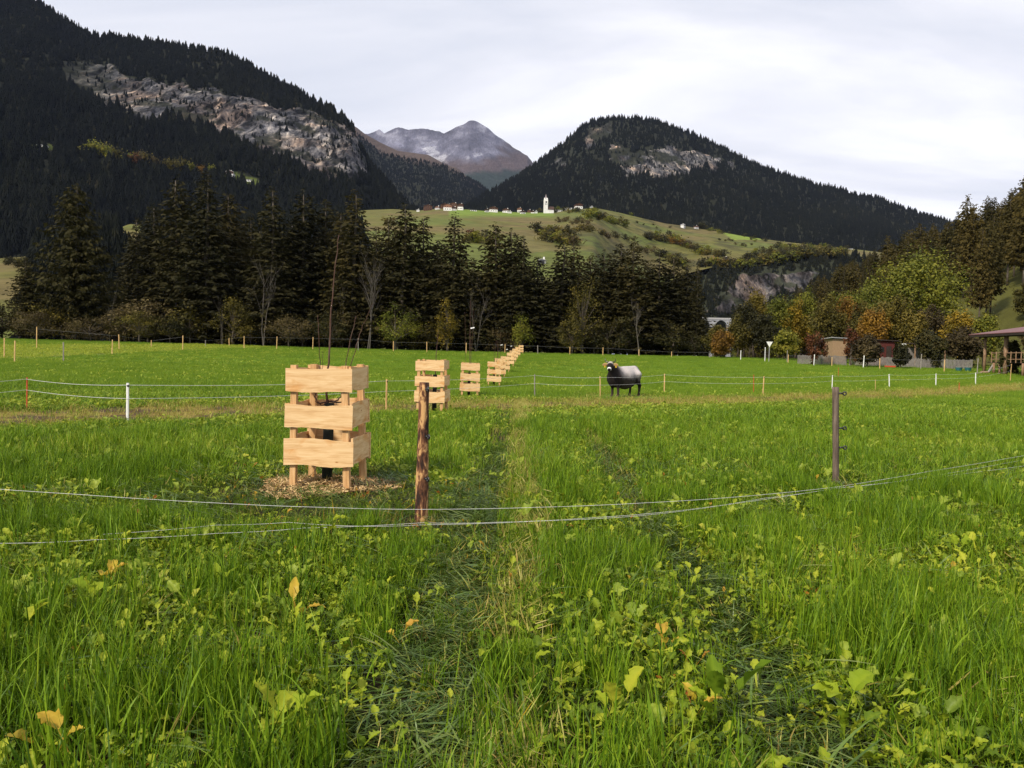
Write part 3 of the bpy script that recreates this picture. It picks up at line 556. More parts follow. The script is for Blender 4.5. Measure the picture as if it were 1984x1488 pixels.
UND = [(70, 605, 56, 134, 'brown', 'orange-brown bush at the far left below the dark spruces'), (175, 612, 50, 135, 'brown', 'russet bush beside the bent bare tree at the left'), (270, 606, 48, 134, 'olive', 'yellowish bush right of the bent bare tree at the left'), (452, 575, 36, 136, 'olive', 'small yellow-brown tree in front of the tallest left spruces'), (560, 608, 44, 134, 'brown', 'low russet bush left of the tall thin sapling whip'),
       (766, 588, 46, 133, 'green', 'yellow-green leafy tree in front of the spruces, right of the forked bare birch'), (866, 588, 24, 134, 'yellow', 'little golden-yellow tree above the second wooden tree guard'), (1128, 535, 34, 136, 'olive', 'tall olive-yellow tree among the spruces above the cow'), (1108, 612, 30, 134, 'olive', 'low yellowish bush up and left of the cow'), (1010, 612, 26, 136, 'green', 'small green tree beyond the last tree guards'), (640, 600, 40, 135, 'dark', 'dark bushy tree behind the tall thin sapling whip'), (330, 612, 40, 136, 'dark', 'dark bush under the tall left spruces')]
for i, (u, v, hw, Y, k, lb) in enumerate(UND):
    p = at(u, Y); Ht = ztop(u, v, Y) - p[2]; R_ = hw * Y / FPX
    c, t = broad_tree(500 + i, Ht, R_, Ht * .12, 34, 75, .15, M_leaf[k]); e_ = tree_thing('broadleaf_tree' if Ht > 6 else 'shrub', c, t, lb, 'tree' if Ht > 6 else 'shrub'); e_.location = tuple(p)
BARE = [(212, 582, 136, .10, 1, 'bent bare tree with a crooked pale trunk at the left'), (512, 530, 136, .03, 2, 'twin bare birch stems in the dark belt, left of the tall sapling whip'), (716, 528, 135, .02, 3, 'forked bare birch right of the tall sapling whip'), (663, 560, 138, .06, 1, 'thin bare stem between the sapling whip and the forked birch'), (922, 575, 136, 0, 2, 'twin bare poles in the belt behind the tree guards'), (1252, 588, 134, .10, 1, 'leaning dead birch with a pale trunk at the right of the belt'), (428, 600, 135, .02, 2, 'slim bare saplings at the left of the field edge')]
for i, (u, v, Y, ln, st, lb) in enumerate(BARE):
    uu = u - (14 if i == 5 else 0); p = at(uu, Y); Ht = ztop(u, v, Y) - p[2]; e_ = tree_thing('bare_tree', None, bare_tree(40 + i, Ht, M_pale, ln, .3, st, Ht * (.0085 if i != 5 else .014)), lb, 'bare tree'); e_.location = tuple(p)

# --- right-hand hillside: larches and spruces above, autumn trees below
RH = []
for Y in np.arange(118, 560, 9.5):
    xb = np.interp(Y, [60, 100, 130, 400, 700], [96, 70, 74, 112, 220])
    for x in np.arange(xb + 6, xb + 88, 8.0):
        xx = x + rng.uniform(-3.5, 3.5); yy = Y + rng.uniform(-4, 4); z = float(ground_z(xx, yy)); u, v = px([xx, yy, z])
        if u > 2080 or u < 1432: continue
        if 583 < v < 648 and u > 1800: continue
        if v >= 648 and u > 1690: continue                      # the open meadow at the right
        if yy < 165 and (xx - xb) < 24: continue
        RH.append((xx, yy, z, float(u), float(v), xx - xb))
RH.sort(key=lambda q: q[1])
def larch_maker(k):
    def f(): return tree_thing('larch', spruce_crown(200 + k, 24, 4.0, M_larch, clear=.2 + .05 * k, droop=.06, dens=.85, shape=.7, card=.7), trunk_mesh(23.6, .24, seed=60 + k), 'x', 'larch')
    return f
for i, (x, y, z, u, v, s_) in enumerate(RH[:420]):
    low = s_ < 20; r_ = rng.random()
    if low and r_ < .75:
        k = ['green', 'olive', 'green', 'olive', 'brown'][int(rng.integers(0, 5))]; s = rng.uniform(.8, 1.25)
        place(('rhb', k), shrub_maker('broadleaf_tree', 700 + len(k), 13, 5.2, k, 44, 80, .26, 2.0, cat='tree'), (x, y, z), rng.uniform(0, 6.28), s, {'green': 'green leafy tree along the foot of the right-hand wood', 'olive': 'yellowing leafy tree along the foot of the right-hand wood', 'brown': 'brown-leaved tree along the foot of the right-hand wood'}[k], {'green': 'green trees at the foot of the right-hand wood', 'olive': 'yellowing trees at the foot of the right-hand wood', 'brown': 'brown-leaved trees at the foot of the right-hand wood'}[k])
    elif r_ < .72: s = rng.uniform(.8, 1.15); place(('lar', int(i % 3)), larch_maker(int(i % 3)), (x, y, z), rng.uniform(0, 6.28), (s * 1.1, s * 1.1, s), 'tall brownish larch massed on the right-hand hillside', 'larches on the right-hand hillside')
    else: s = rng.uniform(.75, 1.0); place(('spr', int(i % 6)), None, (x, y, z), rng.uniform(0, 6.28), (s * .8, s * .8, s * .85), 'dark spruce standing among the larches on the right-hand hillside', 'spruces on the right-hand hillside')
RT = [(1428, 612, 684, 20, 140, 'olive', 'olive tree between the white bridge and the first marker post'), (1462, 560, 684, 30, 158, 'olive', 'rounded brownish-green tree above the first marker post'), (1508, 572, 684, 30, 152, 'green', 'green tree rising just right of the triangular sign'), (1556, 560, 684, 30, 152, 'green', 'tall green tree behind the left end of the plank fence'), (1622, 562, 680, 30, 148, 'green', 'green tree rising behind the wooden hut'), (1664, 590, 680, 24, 132, 'olive', 'slim olive tree behind the dark red tree'), (1712, 610, 686, 30, 126, 'dark', 'dark green tree behind the dark red shed'), (1800, 590, 676, 30, 130, 'brown', 'dusky brown tree right of the dark-footed leafy tree'), (1765, 492, 640, 86, 150, 'green', 'big round green broadleaf tree on the right-hand slope'), (1690, 545, 640, 50, 146, 'green', 'yellow-green tree on the left flank of the big round green tree'), (1722, 568, 668, 40, 122, 'olive', 'tall yellow-topped tree behind the plank fence'), (1690, 600, 672, 30, 118, 'orange', 'orange-tinted tree left of the yellow-topped tree'), (1765, 606, 674, 34, 118, 'olive', 'dark-footed leafy tree right of the yellow-topped tree'), (1855, 603, 656, 30, 116, 'yellow', 'bright golden-yellow bush on the slope above the open shed'), (1862, 634, 690, 34, 104, 'brown', 'brownish bush under the golden-yellow bush'), (1905, 610, 664, 26, 112, 'green', 'dark green small tree right of the golden-yellow bush'), (1577, 645, 684, 22, 102, 'red', 'crimson-leaved small tree left of the wooden hut'), (1650, 634, 684, 17, 103, 'red', 'dark red tree right of the wooden hut'), (1678, 648, 690, 22, 99, 'brown', 'round brownish garden tree in front of the plank fence'), (1540, 590, 676, 26, 150, 'yellow', 'yellow-green birch catching light left of the wooden hut'), (1600, 580, 672, 34, 140, 'olive', 'olive tree with orange top behind the wooden hut'), (1640, 576, 672, 30, 142, 'orange', 'orange-topped tree behind the dark red tree'), (1398, 640, 690, 22, 128, 'orange', 'low orange bush at the right end of the spruce belt'), (1388, 632, 688, 22, 134, 'olive', 'yellow-brown bush behind the orange bush at the right end of the belt'), (1440, 590, 686, 26, 150, 'dark', 'dark pine at the left end of the right-hand wood'), (1480, 610, 686, 30, 140, 'dark', 'dark bushy tree behind the triangular road sign'), (1520, 640, 688, 24, 130, 'green', 'green tree right of the triangular road sign'), (1800, 640, 690, 24, 101, 'dark', 'dark bush beside the low shelter behind the plank fence'), (1985, 545, 640, 24, 145, 'olive', 'yellow-green tree at the right picture edge above the shed'), (2002, 600, 660, 24, 120, 'brown', 'reddish-brown tree at the right picture edge'), (1745, 668, 694, 14, 97, 'dark', 'small dark bush at the foot of the plank fence'), (1960, 660, 706, 16, 86, 'dark', 'dark shrub in front of the open shed at the picture edge')]
for i, (u, vt, vb, hw, Y, k, lb) in enumerate(RT):
    p = at(u, Y); Ht = ztop(u, vt, Y) - p[2]; R_ = hw * Y / FPX
    c, t = broad_tree(900 + i, Ht, R_, Ht * (.12 if Ht < 6 else .16), (44 + int(R_ * 11)) if k != 'red' else 26, 120 if k != 'red' else 60, .15 + .016 * R_, M_leaf[k]); e_ = tree_thing('broadleaf_tree' if Ht > 5 else 'shrub', c, t, lb, 'tree' if Ht > 5 else 'shrub'); e_.location = tuple(p)
PT = [(1893, 1), (1906, 2), (1914, 0)]
for i, (u, k) in enumerate(PT):
    p = at(u, 158 + 4 * i); Ht = 21; e_ = place(('lar', k), larch_maker(k), p, i, (.75, .75, Ht / 24)); e_['label'] = ['larch with a long bare pale trunk above the meadow, left one of three', 'larch with a long bare pale trunk above the meadow, middle one of three', 'larch with a long bare pale trunk above the meadow, right one of three'][i]; e_['group'] = 'bare-trunked larches above the right meadow'

# --- shrubs and trees dotted over the meadow hill
def dot_maker(k, seed):
    def f():
        c, t = broad_tree(seed, 1.0, .62, .06, 13, 26, .085, M_leaf[k], clsig=.26); o = obj('far_shrub', c); tag(o, 'x', 'shrub'); bpy.data.meshes.remove(t); return o
    return f
DOTS = []
def hedge(u0, v0, u1, v1, n, h, ks):
    for i in range(n):
        t = (i + .5) / n; DOTS.append((u0 + (u1 - u0) * t + rng.uniform(-5, 5), v0 + (v1 - v0) * t + rng.uniform(-3, 3), h * rng.uniform(.7, 1.3), ks[int(rng.integers(0, len(ks)))]))
GD = ['dark', 'green', 'dark', 'olive']; GB = ['dark', 'green', 'olive', 'green', 'brown']
hedge(1030, 446, 1110, 458, 9, 9, GD); hedge(1045, 462, 1120, 478, 10, 9, GB); hedge(1080, 430, 1140, 434, 8, 6, ['dark', 'brown']); hedge(1140, 420, 1215, 440, 14, 11, ['green', 'olive', 'dark']); hedge(1120, 446, 1230, 470, 13, 7, ['brown', 'dark', 'olive'])
hedge(1250, 462, 1310, 470, 12, 12, GD); hedge(1300, 470, 1365, 490, 12, 10, ['brown', 'green', 'olive', 'orange']); hedge(1240, 485, 1340, 510, 14, 9, GB); hedge(1350, 490, 1400, 500, 8, 9, ['green', 'dark', 'olive']); hedge(1160, 415, 1300, 446, 9, 4, ['dark', 'brown']); hedge(1352, 440, 1410, 456, 8, 7, ['dark', 'green'])
hedge(1390, 464, 1460, 478, 8, 4.5, ['dark', 'brown']); hedge(1440, 460, 1480, 466, 4, 6, ['dark']); hedge(1440, 505, 1580, 500, 22, 11, GD + ['dark']); hedge(1500, 480, 1640, 486, 16, 9, GD); hedge(1460, 490, 1560, 492, 14, 10, GD); hedge(1370, 515, 1440, 520, 12, 10, ['dark', 'dark', 'green', 'orange'])
hedge(1060, 412, 1130, 410, 8, 8, GD); hedge(900, 470, 960, 470, 7, 8, GB); hedge(735, 430, 830, 455, 5, 7, GB); hedge(10, 512, 60, 520, 6, 5, GD); hedge(1290, 500, 1330, 520, 7, 9, GB); hedge(1362, 520, 1450, 519, 16, 13, ['dark', 'dark', 'green', 'olive']); hedge(1450, 517, 1640, 496, 30, 13, ['dark', 'dark', 'green', 'olive'])
for (u, v, h, k) in [(1357, 442, 14, 'dark'), (1147, 424, 14, 'green'), (915, 462, 9, 'red'), (1046, 408, 8, 'olive'), (1068, 410, 9, 'green'), (1404, 520, 12, 'orange'), (1465, 428 + 40, 5, 'green'), (1225, 417, 6, 'green')]: DOTS.append((u, v, h, k))
_DL = {'dark': 'small dark green shrub dotted on the far meadow hill', 'green': 'small green tree dotted on the far meadow hill', 'olive': 'yellowish shrub dotted on the far meadow hill', 'brown': 'brown autumn shrub dotted on the far meadow hill', 'orange': 'small orange tree dotted on the far meadow hill', 'red': 'small red tree on the far meadow hill'}
for i, (u, v, h, k) in enumerate(DOTS):
    g_ = g_gorge if (v > 512 and u > 1365) else g_hill; p = on(g_, u, v); s = h * rng.uniform(.9, 1.2)
    e_ = place(('dot', k, i % 2), dot_maker(k, 40 + i % 2), p - [0, 0, h * .08], rng.uniform(0, 6.28), (s, s, h)); e_['label'] = _DL[k]; e_['category'] = 'shrub'; e_['group'] = k + ' shrubs on the meadow hill'
# yellow-green trees along the terrace of the left mountain
for i, (u, v, h, k) in enumerate([(172, 292, 17, 'green'), (184, 294, 18, 'green'), (196, 296, 18, 'olive'), (208, 298, 17, 'green'), (220, 300, 16, 'green'), (233, 304, 16, 'olive'), (246, 307, 14, 'green'), (262, 310, 14, 'red'), (276, 310, 14, 'brown'), (290, 312, 15, 'olive'), (302, 316, 14, 'brown'), (326, 322, 13, 'olive'), (338, 322, 15, 'olive'), (360, 322, 16, 'olive'), (372, 326, 12, 'green'), (388, 328, 11, 'orange'), (404, 328, 12, 'green')]):
    p = on(g_left, u, v + 8); e_ = place(('dot', k, 0), dot_maker(k, 40), p, rng.uniform(0, 6.28), (h * 1.15, h * 1.15, h * 1.25)); e_['label'] = f'autumn tree on the left mountain terrace, {ORD[i]} from the left of its row'; e_['category'] = 'tree'; e_['group'] = 'autumn trees on the left mountain terrace'

# ================================================================== things in the field
M_wood = surf('fresh sawn wood', [(.42, .22, .092), (.61, .39, .185), (.72, .51, .28)], scale=3.2, stretch=(.55, 7, 7), rough=.75, bump=.12, dist=1.2, pos=[.22, .42, .62])
def stain(m):
    """knots and orange sap stains over the plain grain"""
    n, l = m.node_tree.nodes, m.node_tree.links; b = [q for q in n if q.type == 'BSDF_PRINCIPLED'][0]; src = b.inputs['Base Color'].links[0].from_socket; tc = n.new('ShaderNodeTexCoord'); oi = n.new('ShaderNodeObjectInfo'); ad = n.new('ShaderNodeVectorMath'); ad.operation = 'ADD'
    mu_ = n.new('ShaderNodeMath'); mu_.operation = 'MULTIPLY'; mu_.inputs[1].default_value = 40; l.new(oi.outputs['Random'], mu_.inputs[0]); l.new(tc.outputs['Object'], ad.inputs[0]); l.new(mu_.outputs[0], ad.inputs[1])
    mp = n.new('ShaderNodeMapping'); mp.inputs['Scale'].default_value = (1.1, 1, 2.6); l.new(ad.outputs[0], mp.inputs[0]); z = n.new('ShaderNodeTexNoise'); z.inputs['Scale'].default_value = 2.2; z.inputs['Detail'].default_value = 5; z.inputs['Distortion'].default_value = 1.0; l.new(mp.outputs[0], z.inputs['Vector'])
    r = ramp(n, [(1, 1, 1), (1, 1, 1), (.86, .66, .44)], [.3, .54, .68]); l.new(z.outputs['Fac'], r.inputs[0]); v = n.new('ShaderNodeTexVoronoi'); v.inputs['Scale'].default_value = 3.4; l.new(mp.outputs[0], v.inputs['Vector']); r2 = ramp(n, [(.30, .16, .08), (.80, .66, .5), (1, 1, 1)], [.035, .07, .11]); l.new(v.outputs['Distance'], r2.inputs[0])
    a_ = n.new('ShaderNodeMixRGB'); a_.blend_type = 'MULTIPLY'; a_.inputs[0].default_value = 1; l.new(src, a_.inputs[1]); l.new(r.outputs[0], a_.inputs[2]); c_ = n.new('ShaderNodeMixRGB'); c_.blend_type = 'MULTIPLY'; c_.inputs[0].default_value = 1; l.new(a_.outputs[0], c_.inputs[1]); l.new(r2.outputs[0], c_.inputs[2]); l.new(c_.outputs[0], b.inputs['Base Color']); return m
stain(M_wood)
M_woodp = surf('fresh sawn post wood', [(.34, .17, .065), (.54, .32, .14), (.64, .42, .21)], scale=5, stretch=(9, 9, .6), rough=.75, bump=.12, dist=.6, pos=[.28, .5, .7])
M_inner = surf('raw bark edge', [(.16, .065, .030), (.38, .20, .09), (.52, .32, .15)], scale=20, rough=.9)
M_guard = surf('black guard netting', [(.008, .012, .010), (.020, .030, .022)], scale=60, rough=.7)
M_stem = surf('young stem bark', [(.035, .017, .012), (.075, .035, .022), (.12, .08, .06)], scale=18, stretch=(1, 1, .3), rough=.7)
M_white = surf('white paint', [(.62, .62, .60), (.80, .80, .78)], scale=6, rough=.5)
M_wire = surf('white fence cord', [(.55, .55, .56), (.78, .78, .78)], scale=60, rough=.5)
M_wired = surf('grey fence wire', [(.10, .10, .10), (.2, .2, .2)], scale=30, rough=.5)
M_black = surf('black plastic', [(.008, .008, .009), (.02, .02, .022)], scale=30, rough=.35, spec=.5)
M_redp = surf('red plastic', [(.38, .045, .02), (.50, .075, .03)], scale=10, rough=.5)
M_stake = surf('split wood stake', [(.34, .19, .07), (.58, .37, .16), (.66, .46, .22)], scale=10, stretch=(3, 3, .3), rough=.8)
M_greyst = surf('weathered grey wood', [(.12, .105, .095), (.24, .215, .19), (.33, .30, .27)], scale=9, stretch=(3, 3, .25), rough=.9, bump=.3)
M_barkp = surf('half peeled bark', [(.022, .011, .008), (.075, .030, .015), (.17, .075, .035), (.50, .29, .12)], scale=9, stretch=(1.6, 1.6, .55), rough=.85, bump=.8, pos=[.40, .47, .53, .58], dist=.5)
M_old = surf('old weathered post', [(.050, .038, .030), (.11, .080, .062), (.20, .155, .12)], scale=12, stretch=(3, 3, .25), rough=.9, bump=.6)

def board(L, H, T, seed, parent, loc, rz, ry=0.0, name='board'):
    r = random.Random(seed); n = 16; V = []; Fc = []; mi = []; a1, a2, p1, p2 = r.uniform(.003, .011), r.uniform(.004, .013), r.random() * 6, r.random() * 6; tp = r.uniform(-.02, .02)
    for i in range(n + 1):
        x = -L / 2 + L * i / n; lo = -H / 2 + a1 * math.sin(x * 9 + p1) + r.uniform(-.003, .003); hi = H / 2 + a2 * math.sin(x * 7 + p2) + tp * x + r.uniform(-.003, .003); cu = .006 * math.sin(x * 4 + p1)
        V += [(x, -T / 2 + cu, lo), (x, T / 2 + cu, lo + .004), (x, T / 2 + cu, hi - .004), (x, -T / 2 + cu, hi)]
    for i in range(n):
        a = i * 4; b = a + 4
        for k in range(4): Fc.append((a + k, b + k, b + (k + 1) % 4, a + (k + 1) % 4)); mi.append(1 if k in (0, 2) else 0)
    Fc += [(0, 1, 2, 3), (n * 4 + 3, n * 4 + 2, n * 4 + 1, n * 4)]; mi += [0, 0]
    me = mesh_np(name, V, Fc, [M_wood, M_inner], False, mi=mi); bm = bmesh.new(); bm.from_mesh(me); bmesh.ops.recalc_face_normals(bm, faces=bm.faces); bm.to_mesh(me); bm.free()
    o = obj(name, me, parent); o.location = loc; o.rotation_euler = (0, ry, rz); return o
def crate(seed, w=.76, hgt=1.42, tiers=((.46, .31), (.86, .27), (1.265, .25))):
    """a guard of nailed boards round a young fruit tree: four posts, three rings of boards"""
    r = random.Random(seed); e_ = empty('tree_guard'); h = w / 2 - .07
    for sx in (-1, 1):
        for sy in (-1, 1):
            b = MB(); t = r.uniform(-.03, .03); n = 6; sx0, sy0 = sx * h, sy * h; ww = .055 + r.uniform(0, .02)
            P = []
            for i in range(n + 1):
                z = -.12 + (hgt + .12 + r.uniform(-.01, .01) * (i == n)) * i / n; x = sx0 + t * z * .6 - sx * .025 * z / hgt; P.append((x + r.uniform(-.004, .004), sy0 - sy * .02 * z / hgt, z))
            V = []; Fc = []
            for (x, y, z) in P: V += [(x - ww / 2, y - ww / 2, z), (x + ww / 2, y - ww / 2, z), (x + ww / 2, y + ww / 2, z), (x - ww / 2, y + ww / 2, z)]
            for i in range(n):
                for k in range(4): Fc.append((i * 4 + k, i * 4 + (k + 1) % 4, i * 4 + 4 + (k + 1) % 4, i * 4 + 4 + k))
            Fc += [(3, 2, 1, 0), (n * 4, n * 4 + 1, n * 4 + 2, n * 4 + 3)]; b.add(V, Fc); b.build('post', M_woodp, e_)
    T = .024; d = h + .04 + T / 2 + .004
    for i, (z, bh) in enumerate(tiers):
        k = 1 - .03 * i; dd = d * k
        board(w * k + .04, bh * r.uniform(.92, 1.06), T, seed * 31 + i * 4, e_, (0, -dd - .0, z - .01), 0, r.uniform(.015, .045) if i < 2 else .01)
        board(w * k + .02, bh * r.uniform(.9, 1.05), T, seed * 31 + i * 4 + 1, e_, (0, dd, z + .012), 0, r.uniform(-.02, .02))
        board(2 * dd - T - .008, bh * r.uniform(.92, 1.06), T, seed * 31 + i * 4 + 2, e_, (dd + .004, 0, z + .008), math.pi / 2, r.uniform(-.02, .02))
        board(2 * dd - T - .008, bh * r.uniform(.9, 1.06), T, seed * 31 + i * 4 + 3, e_, (-dd - .004, 0, z), math.pi / 2, r.uniform(-.03, .03))
    return e_
def whip(P, r0, parent, name='branch', n=6):
    P = [np.array(p, float) for p in P]; b = MB(); k = len(P) - 1; Q = []
    for i in range(k * 4 + 1):
        t = i / 4; j = min(int(t), k - 1); f = t - j; p0, p1, p2, p3 = P[max(j - 1, 0)], P[j], P[j + 1], P[min(j + 2, k)]
        Q.append(.5 * ((2 * p1) + (-p0 + p2) * f + (2 * p0 - 5 * p1 + 4 * p2 - p3) * f * f + (-p0 + 3 * p1 - 3 * p2 + p3) * f ** 3))
    m = len(Q) - 1; Q = [q + rng.normal(0, .006, 3) * (0 < i < m) for i, q in enumerate(Q)]
    b.tube(Q, [r0 * (1 - .72 * i / m) for i in range(m + 1)], n); return b.build(name, M_stem, parent, True)
CR_SEED = [3, 8, 5]
CR_LBL = ['nearest pale wooden tree guard of nailed boards, standing on wood chips', 'second nearest wooden tree guard, half hidden behind the bark-covered post', 'third wooden tree guard, with a white-tagged sapling rising out of it', 'fourth wooden tree guard, overlapped on its left by the third', 'fifth wooden tree guard in the receding row', 'sixth wooden tree guard in the receding row', 'seventh wooden tree guard, where the row starts up the slope', 'eighth wooden tree guard, on the rise of the field', 'third-last wooden tree guard on the rise of the field', 'second-last wooden tree guard of the receding row', 'last and smallest wooden tree guard at the far end of the row']
protoC = [crate(s) for s in CR_SEED]
for i, p in enumerate(CRATES):
    e_ = protoC[i] if i < 3 else copy_tree(protoC[i % 3]); e_.location = tuple(p); e_.rotation_euler = (float(rng.normal(0, .008)), float(rng.normal(0, .008)), [RAD(-5), RAD(-7), RAD(4)][i] if i < 3 else float(rng.normal(0, .06)))
    tag(e_, CR_LBL[i], 'tree guard', 'wooden tree guards in a row')
# the young trees inside them
def young(i, p, label, tagged=False, H=2.4, fork=True, seed=0):
    r = random.Random(seed); e_ = empty('young_tree', p); tag(e_, label, 'young tree', 'young fruit trees in the guards')
    b = MB(); b.tube([(0, 0, -.05), (.004, 0, .5), (.012, 0, 1.02)], [.06, .058, .054], 12); b.build('trunk_guard', M_guard, e_, True)
    whip([(0, 0, 0), (.01, 0, 1.0), (.03, 0, 1.5), (.04 + r.uniform(-.05, .05), 0, H)], .018, e_, 'trunk')
    if fork:
        for k in range(3): a = r.random() * 6.28; whip([(.015, 0, 1.05), (.13 * math.cos(a), .13 * math.sin(a), 1.3), (.2 * math.cos(a), .2 * math.sin(a), H * .6 + .4), (.24 * math.cos(a), .24 * math.sin(a), H * r.uniform(.75, .95))], .009, e_)
    if tagged: t = MB(); t.box((.10, -.03, H * .72), (.16, .012, .05), 0, 0, -.25); t.build('tag', M_white, e_)
    return e_
p0 = CRATES[0]
e_ = empty('young_tree', p0 + np.array([-.03, 0, 0])); tag(e_, 'tall multi-stemmed young fruit tree rising out of the nearest tree guard', 'young tree', 'young fruit trees in the guards')
b = MB(); b.tube([(0, 0, -.05), (.01, 0, .5), (.02, 0, .98)], [.062, .060, .055], 12); b.build('trunk_guard', M_guard, e_, True)
def loc0(u, v, dy=0.0): q = W(u, v, p0[1] + dy) - np.array(e_.location); return tuple(q)
whip([(.02, 0, .9), loc0(632, 760), loc0(636, 705), loc0(641, 620), loc0(648, 530), loc0(657, 455)], .017, e_, 'trunk')
whip([(.02, .02, 1.0), loc0(616, 780, .1), loc0(611, 762, .12), loc0(620, 715, .15), loc0(618, 655, .15), loc0(616, 610, .16)], .009, e_)
whip([(.02, .0, 1.0), loc0(622, 785, -.08), loc0(613, 768, -.1), loc0(610, 762, -.1)], .008, e_)
whip([(.03, 0, 1.0), loc0(655, 775, .06), loc0(663, 755, .1), loc0(669, 715, .12), loc0(678, 660, .14), loc0(690, 612, .16)], .011, e_)
whip([(.03, .02, 1.0), loc0(660, 780, -.1), loc0(668, 765, -.1), loc0(677, 718, -.12), loc0(690, 668, -.14), loc0(703, 630, -.14), loc0(722, 588, -.14)], .009, e_)
whip([(.02, -.02, 1.0), loc0(627, 745, -.1), loc0(626, 700, -.1), loc0(624, 680, -.1)], .005, e_)
YL = ['young tree with a single thin whip in the second tree guard', 'young forked tree with a white tag in the third tree guard', 'young tree in the fourth tree guard', 'young forked white-tagged tree in the fifth tree guard', 'young tree in the sixth tree guard', 'young tree in the seventh tree guard', 'young tree in the eighth tree guard', 'young tree in the third-last tree guard', 'young tree in the second-last tree guard', 'young tree in the last tree guard']
for i, p in enumerate(CRATES[1:]): young(i, p + np.array([rng.uniform(-.06, .06), 0, 0]), YL[i], i in (1, 3, 4, 5), [2.2, 3.9, 2.6, 3.3, 2.8, 2.9, 2.6, 3.0, 2.7, 2.8][i], i != 0, i)
# wood chips round the first guard
M_chip = foliage('wood chips', [(.24, .145, .06), (.45, .30, .14), (.62, .46, .24)], trans=0, inst=False, wA=1.0, rough=.9)
nch = 5200; aa = rng.uniform(0, 6.28, nch); rr = .70 * rng.random(nch) ** .55 * (1 + .18 * np.sin(3 * aa + 1)); cx = p0[0] - .05 + rr * np.cos(aa) * 1.12; cy = p0[1] - .05 + rr * np.sin(aa); cz = ground_z(cx, cy) + .012 + .11 * (1 - rr / 1.05).clip(0) * (.5 + .5 * rng.random(nch))
d1 = rng.normal(0, 1, (nch, 3)) * [1, 1, .35]; d1 /= np.linalg.norm(d1, axis=1)[:, None]; d2 = np.cross(d1, rng.normal(0, 1, (nch, 3)) * [.3, .3, 1]); d2 /= np.linalg.norm(d2, axis=1)[:, None]; L_ = rng.uniform(.012, .045, nch)[:, None]; C_ = np.stack([cx, cy, cz], 1)
V = np.stack([C_ - d1 * L_ - d2 * .006, C_ + d1 * L_ - d2 * .005, C_ + d1 * L_ * .9 + d2 * .006, C_ - d1 * L_ + d2 * .004], 1).reshape(-1, 3)
tag(obj('wood_chip_mulch', mesh_np('wood_chip_mulch', V, np.arange(nch * 4).reshape(-1, 4), M_chip, False, {'bc': np.repeat(rng.random(nch), 4)}, counts=np.full(nch, 4))), 'ring of pale wood chips under the nearest tree guard', 'mulch', kind='stuff')
for k, (du, dy, s) in enumerate(((.25, -.10, .055), (.34, .05, .04))):
    b = MB(); b.ell((0, 0, s * .4), (s * 1.3, s, s * .75), 9, 6, .4); o = b.build('stone', surf('stone %d' % k, [(.13, .075, .05), (.24, .16, .11)], 20), None); o.location = (p0[0] + du, p0[1] - .22 + dy, float(ground_z(p0[0] + du, p0[1] + dy)) + .03); tag(o, ['reddish stone lying on the wood chips by the nearest tree guard', 'smaller reddish stone behind the other one on the wood chips'][k], 'stone')

# --- the two near fence posts with their ring insulators
def round_post(name, base, top, r0, r1, m, seed, label, cat='fence post', knob=None, group=None):
    r = random.Random(seed); e_ = empty(name, base); tag(e_, label, cat, group); d = np.array(top) - np.array(base); b = MB(); n = 14; V = []; Fc = []; K = 18
    for i in range(K + 1):
        t = i / K; c = d * t + np.array([0, 0, -.15 * (1 - t)])
        for k in range(n):
            a = 6.283 * k / n; q = (r0 + (r1 - r0) * t) * (1 + .07 * math.sin(2 * a + seed + t * 2) + r.uniform(-.045, .045)); V.append((c[0] + q * math.cos(a), c[1] + q * math.sin(a), c[2]))
    for i in range(K):
        for k in range(n): Fc.append((i * n + k, i * n + (k + 1) % n, (i + 1) * n + (k + 1) % n, (i + 1) * n + k))
    Fc.append(tuple(K * n + k for k in range(n))); b.add(V, Fc); b.build('shaft', m, e_, True)
    for (t, ang) in (knob or []):
        c = Vector(tuple(d * t)); o = Vector((math.cos(ang), math.sin(ang), 0)); k = MB(); rr_ = r0 + (r1 - r0) * t; k.tube([c + o * (rr_ - .01), c + o * (rr_ + .045)], .011, 8)
        cc = c + o * (rr_ + .062); side = Vector((-o.y, o.x, 0)); ring = [cc + (o * math.cos(q) + Vector((0, 0, 1)) * math.sin(q)) * .019 for q in np.linspace(0, 6.283, 13)]; k.tube(ring, .0085, 6, False); k.build('insulator', M_black, e_, True)
    return e_
pA = G(816, 1012); topA = W(822, 741, pA[1] + .02)
round_post('fence_post', pA, topA, .062, .049, M_barkp, 2, 'near round fence post with half-peeled reddish bark', knob=[(.955, -1.15), (.62, -1.0), (.32, -1.0)], group='round posts of the near fence')
pB = G(1620, 948); topB = W(1619, 750, pB[1] + .02)
round_post('fence_post', pB, topB, .041, .039, M_old, 5, 'near weathered brown fence post with black ring insulators, at the right', knob=[(.94, -.35), (.60, -.2), (.41, -.3)], group='round posts of the near fence')

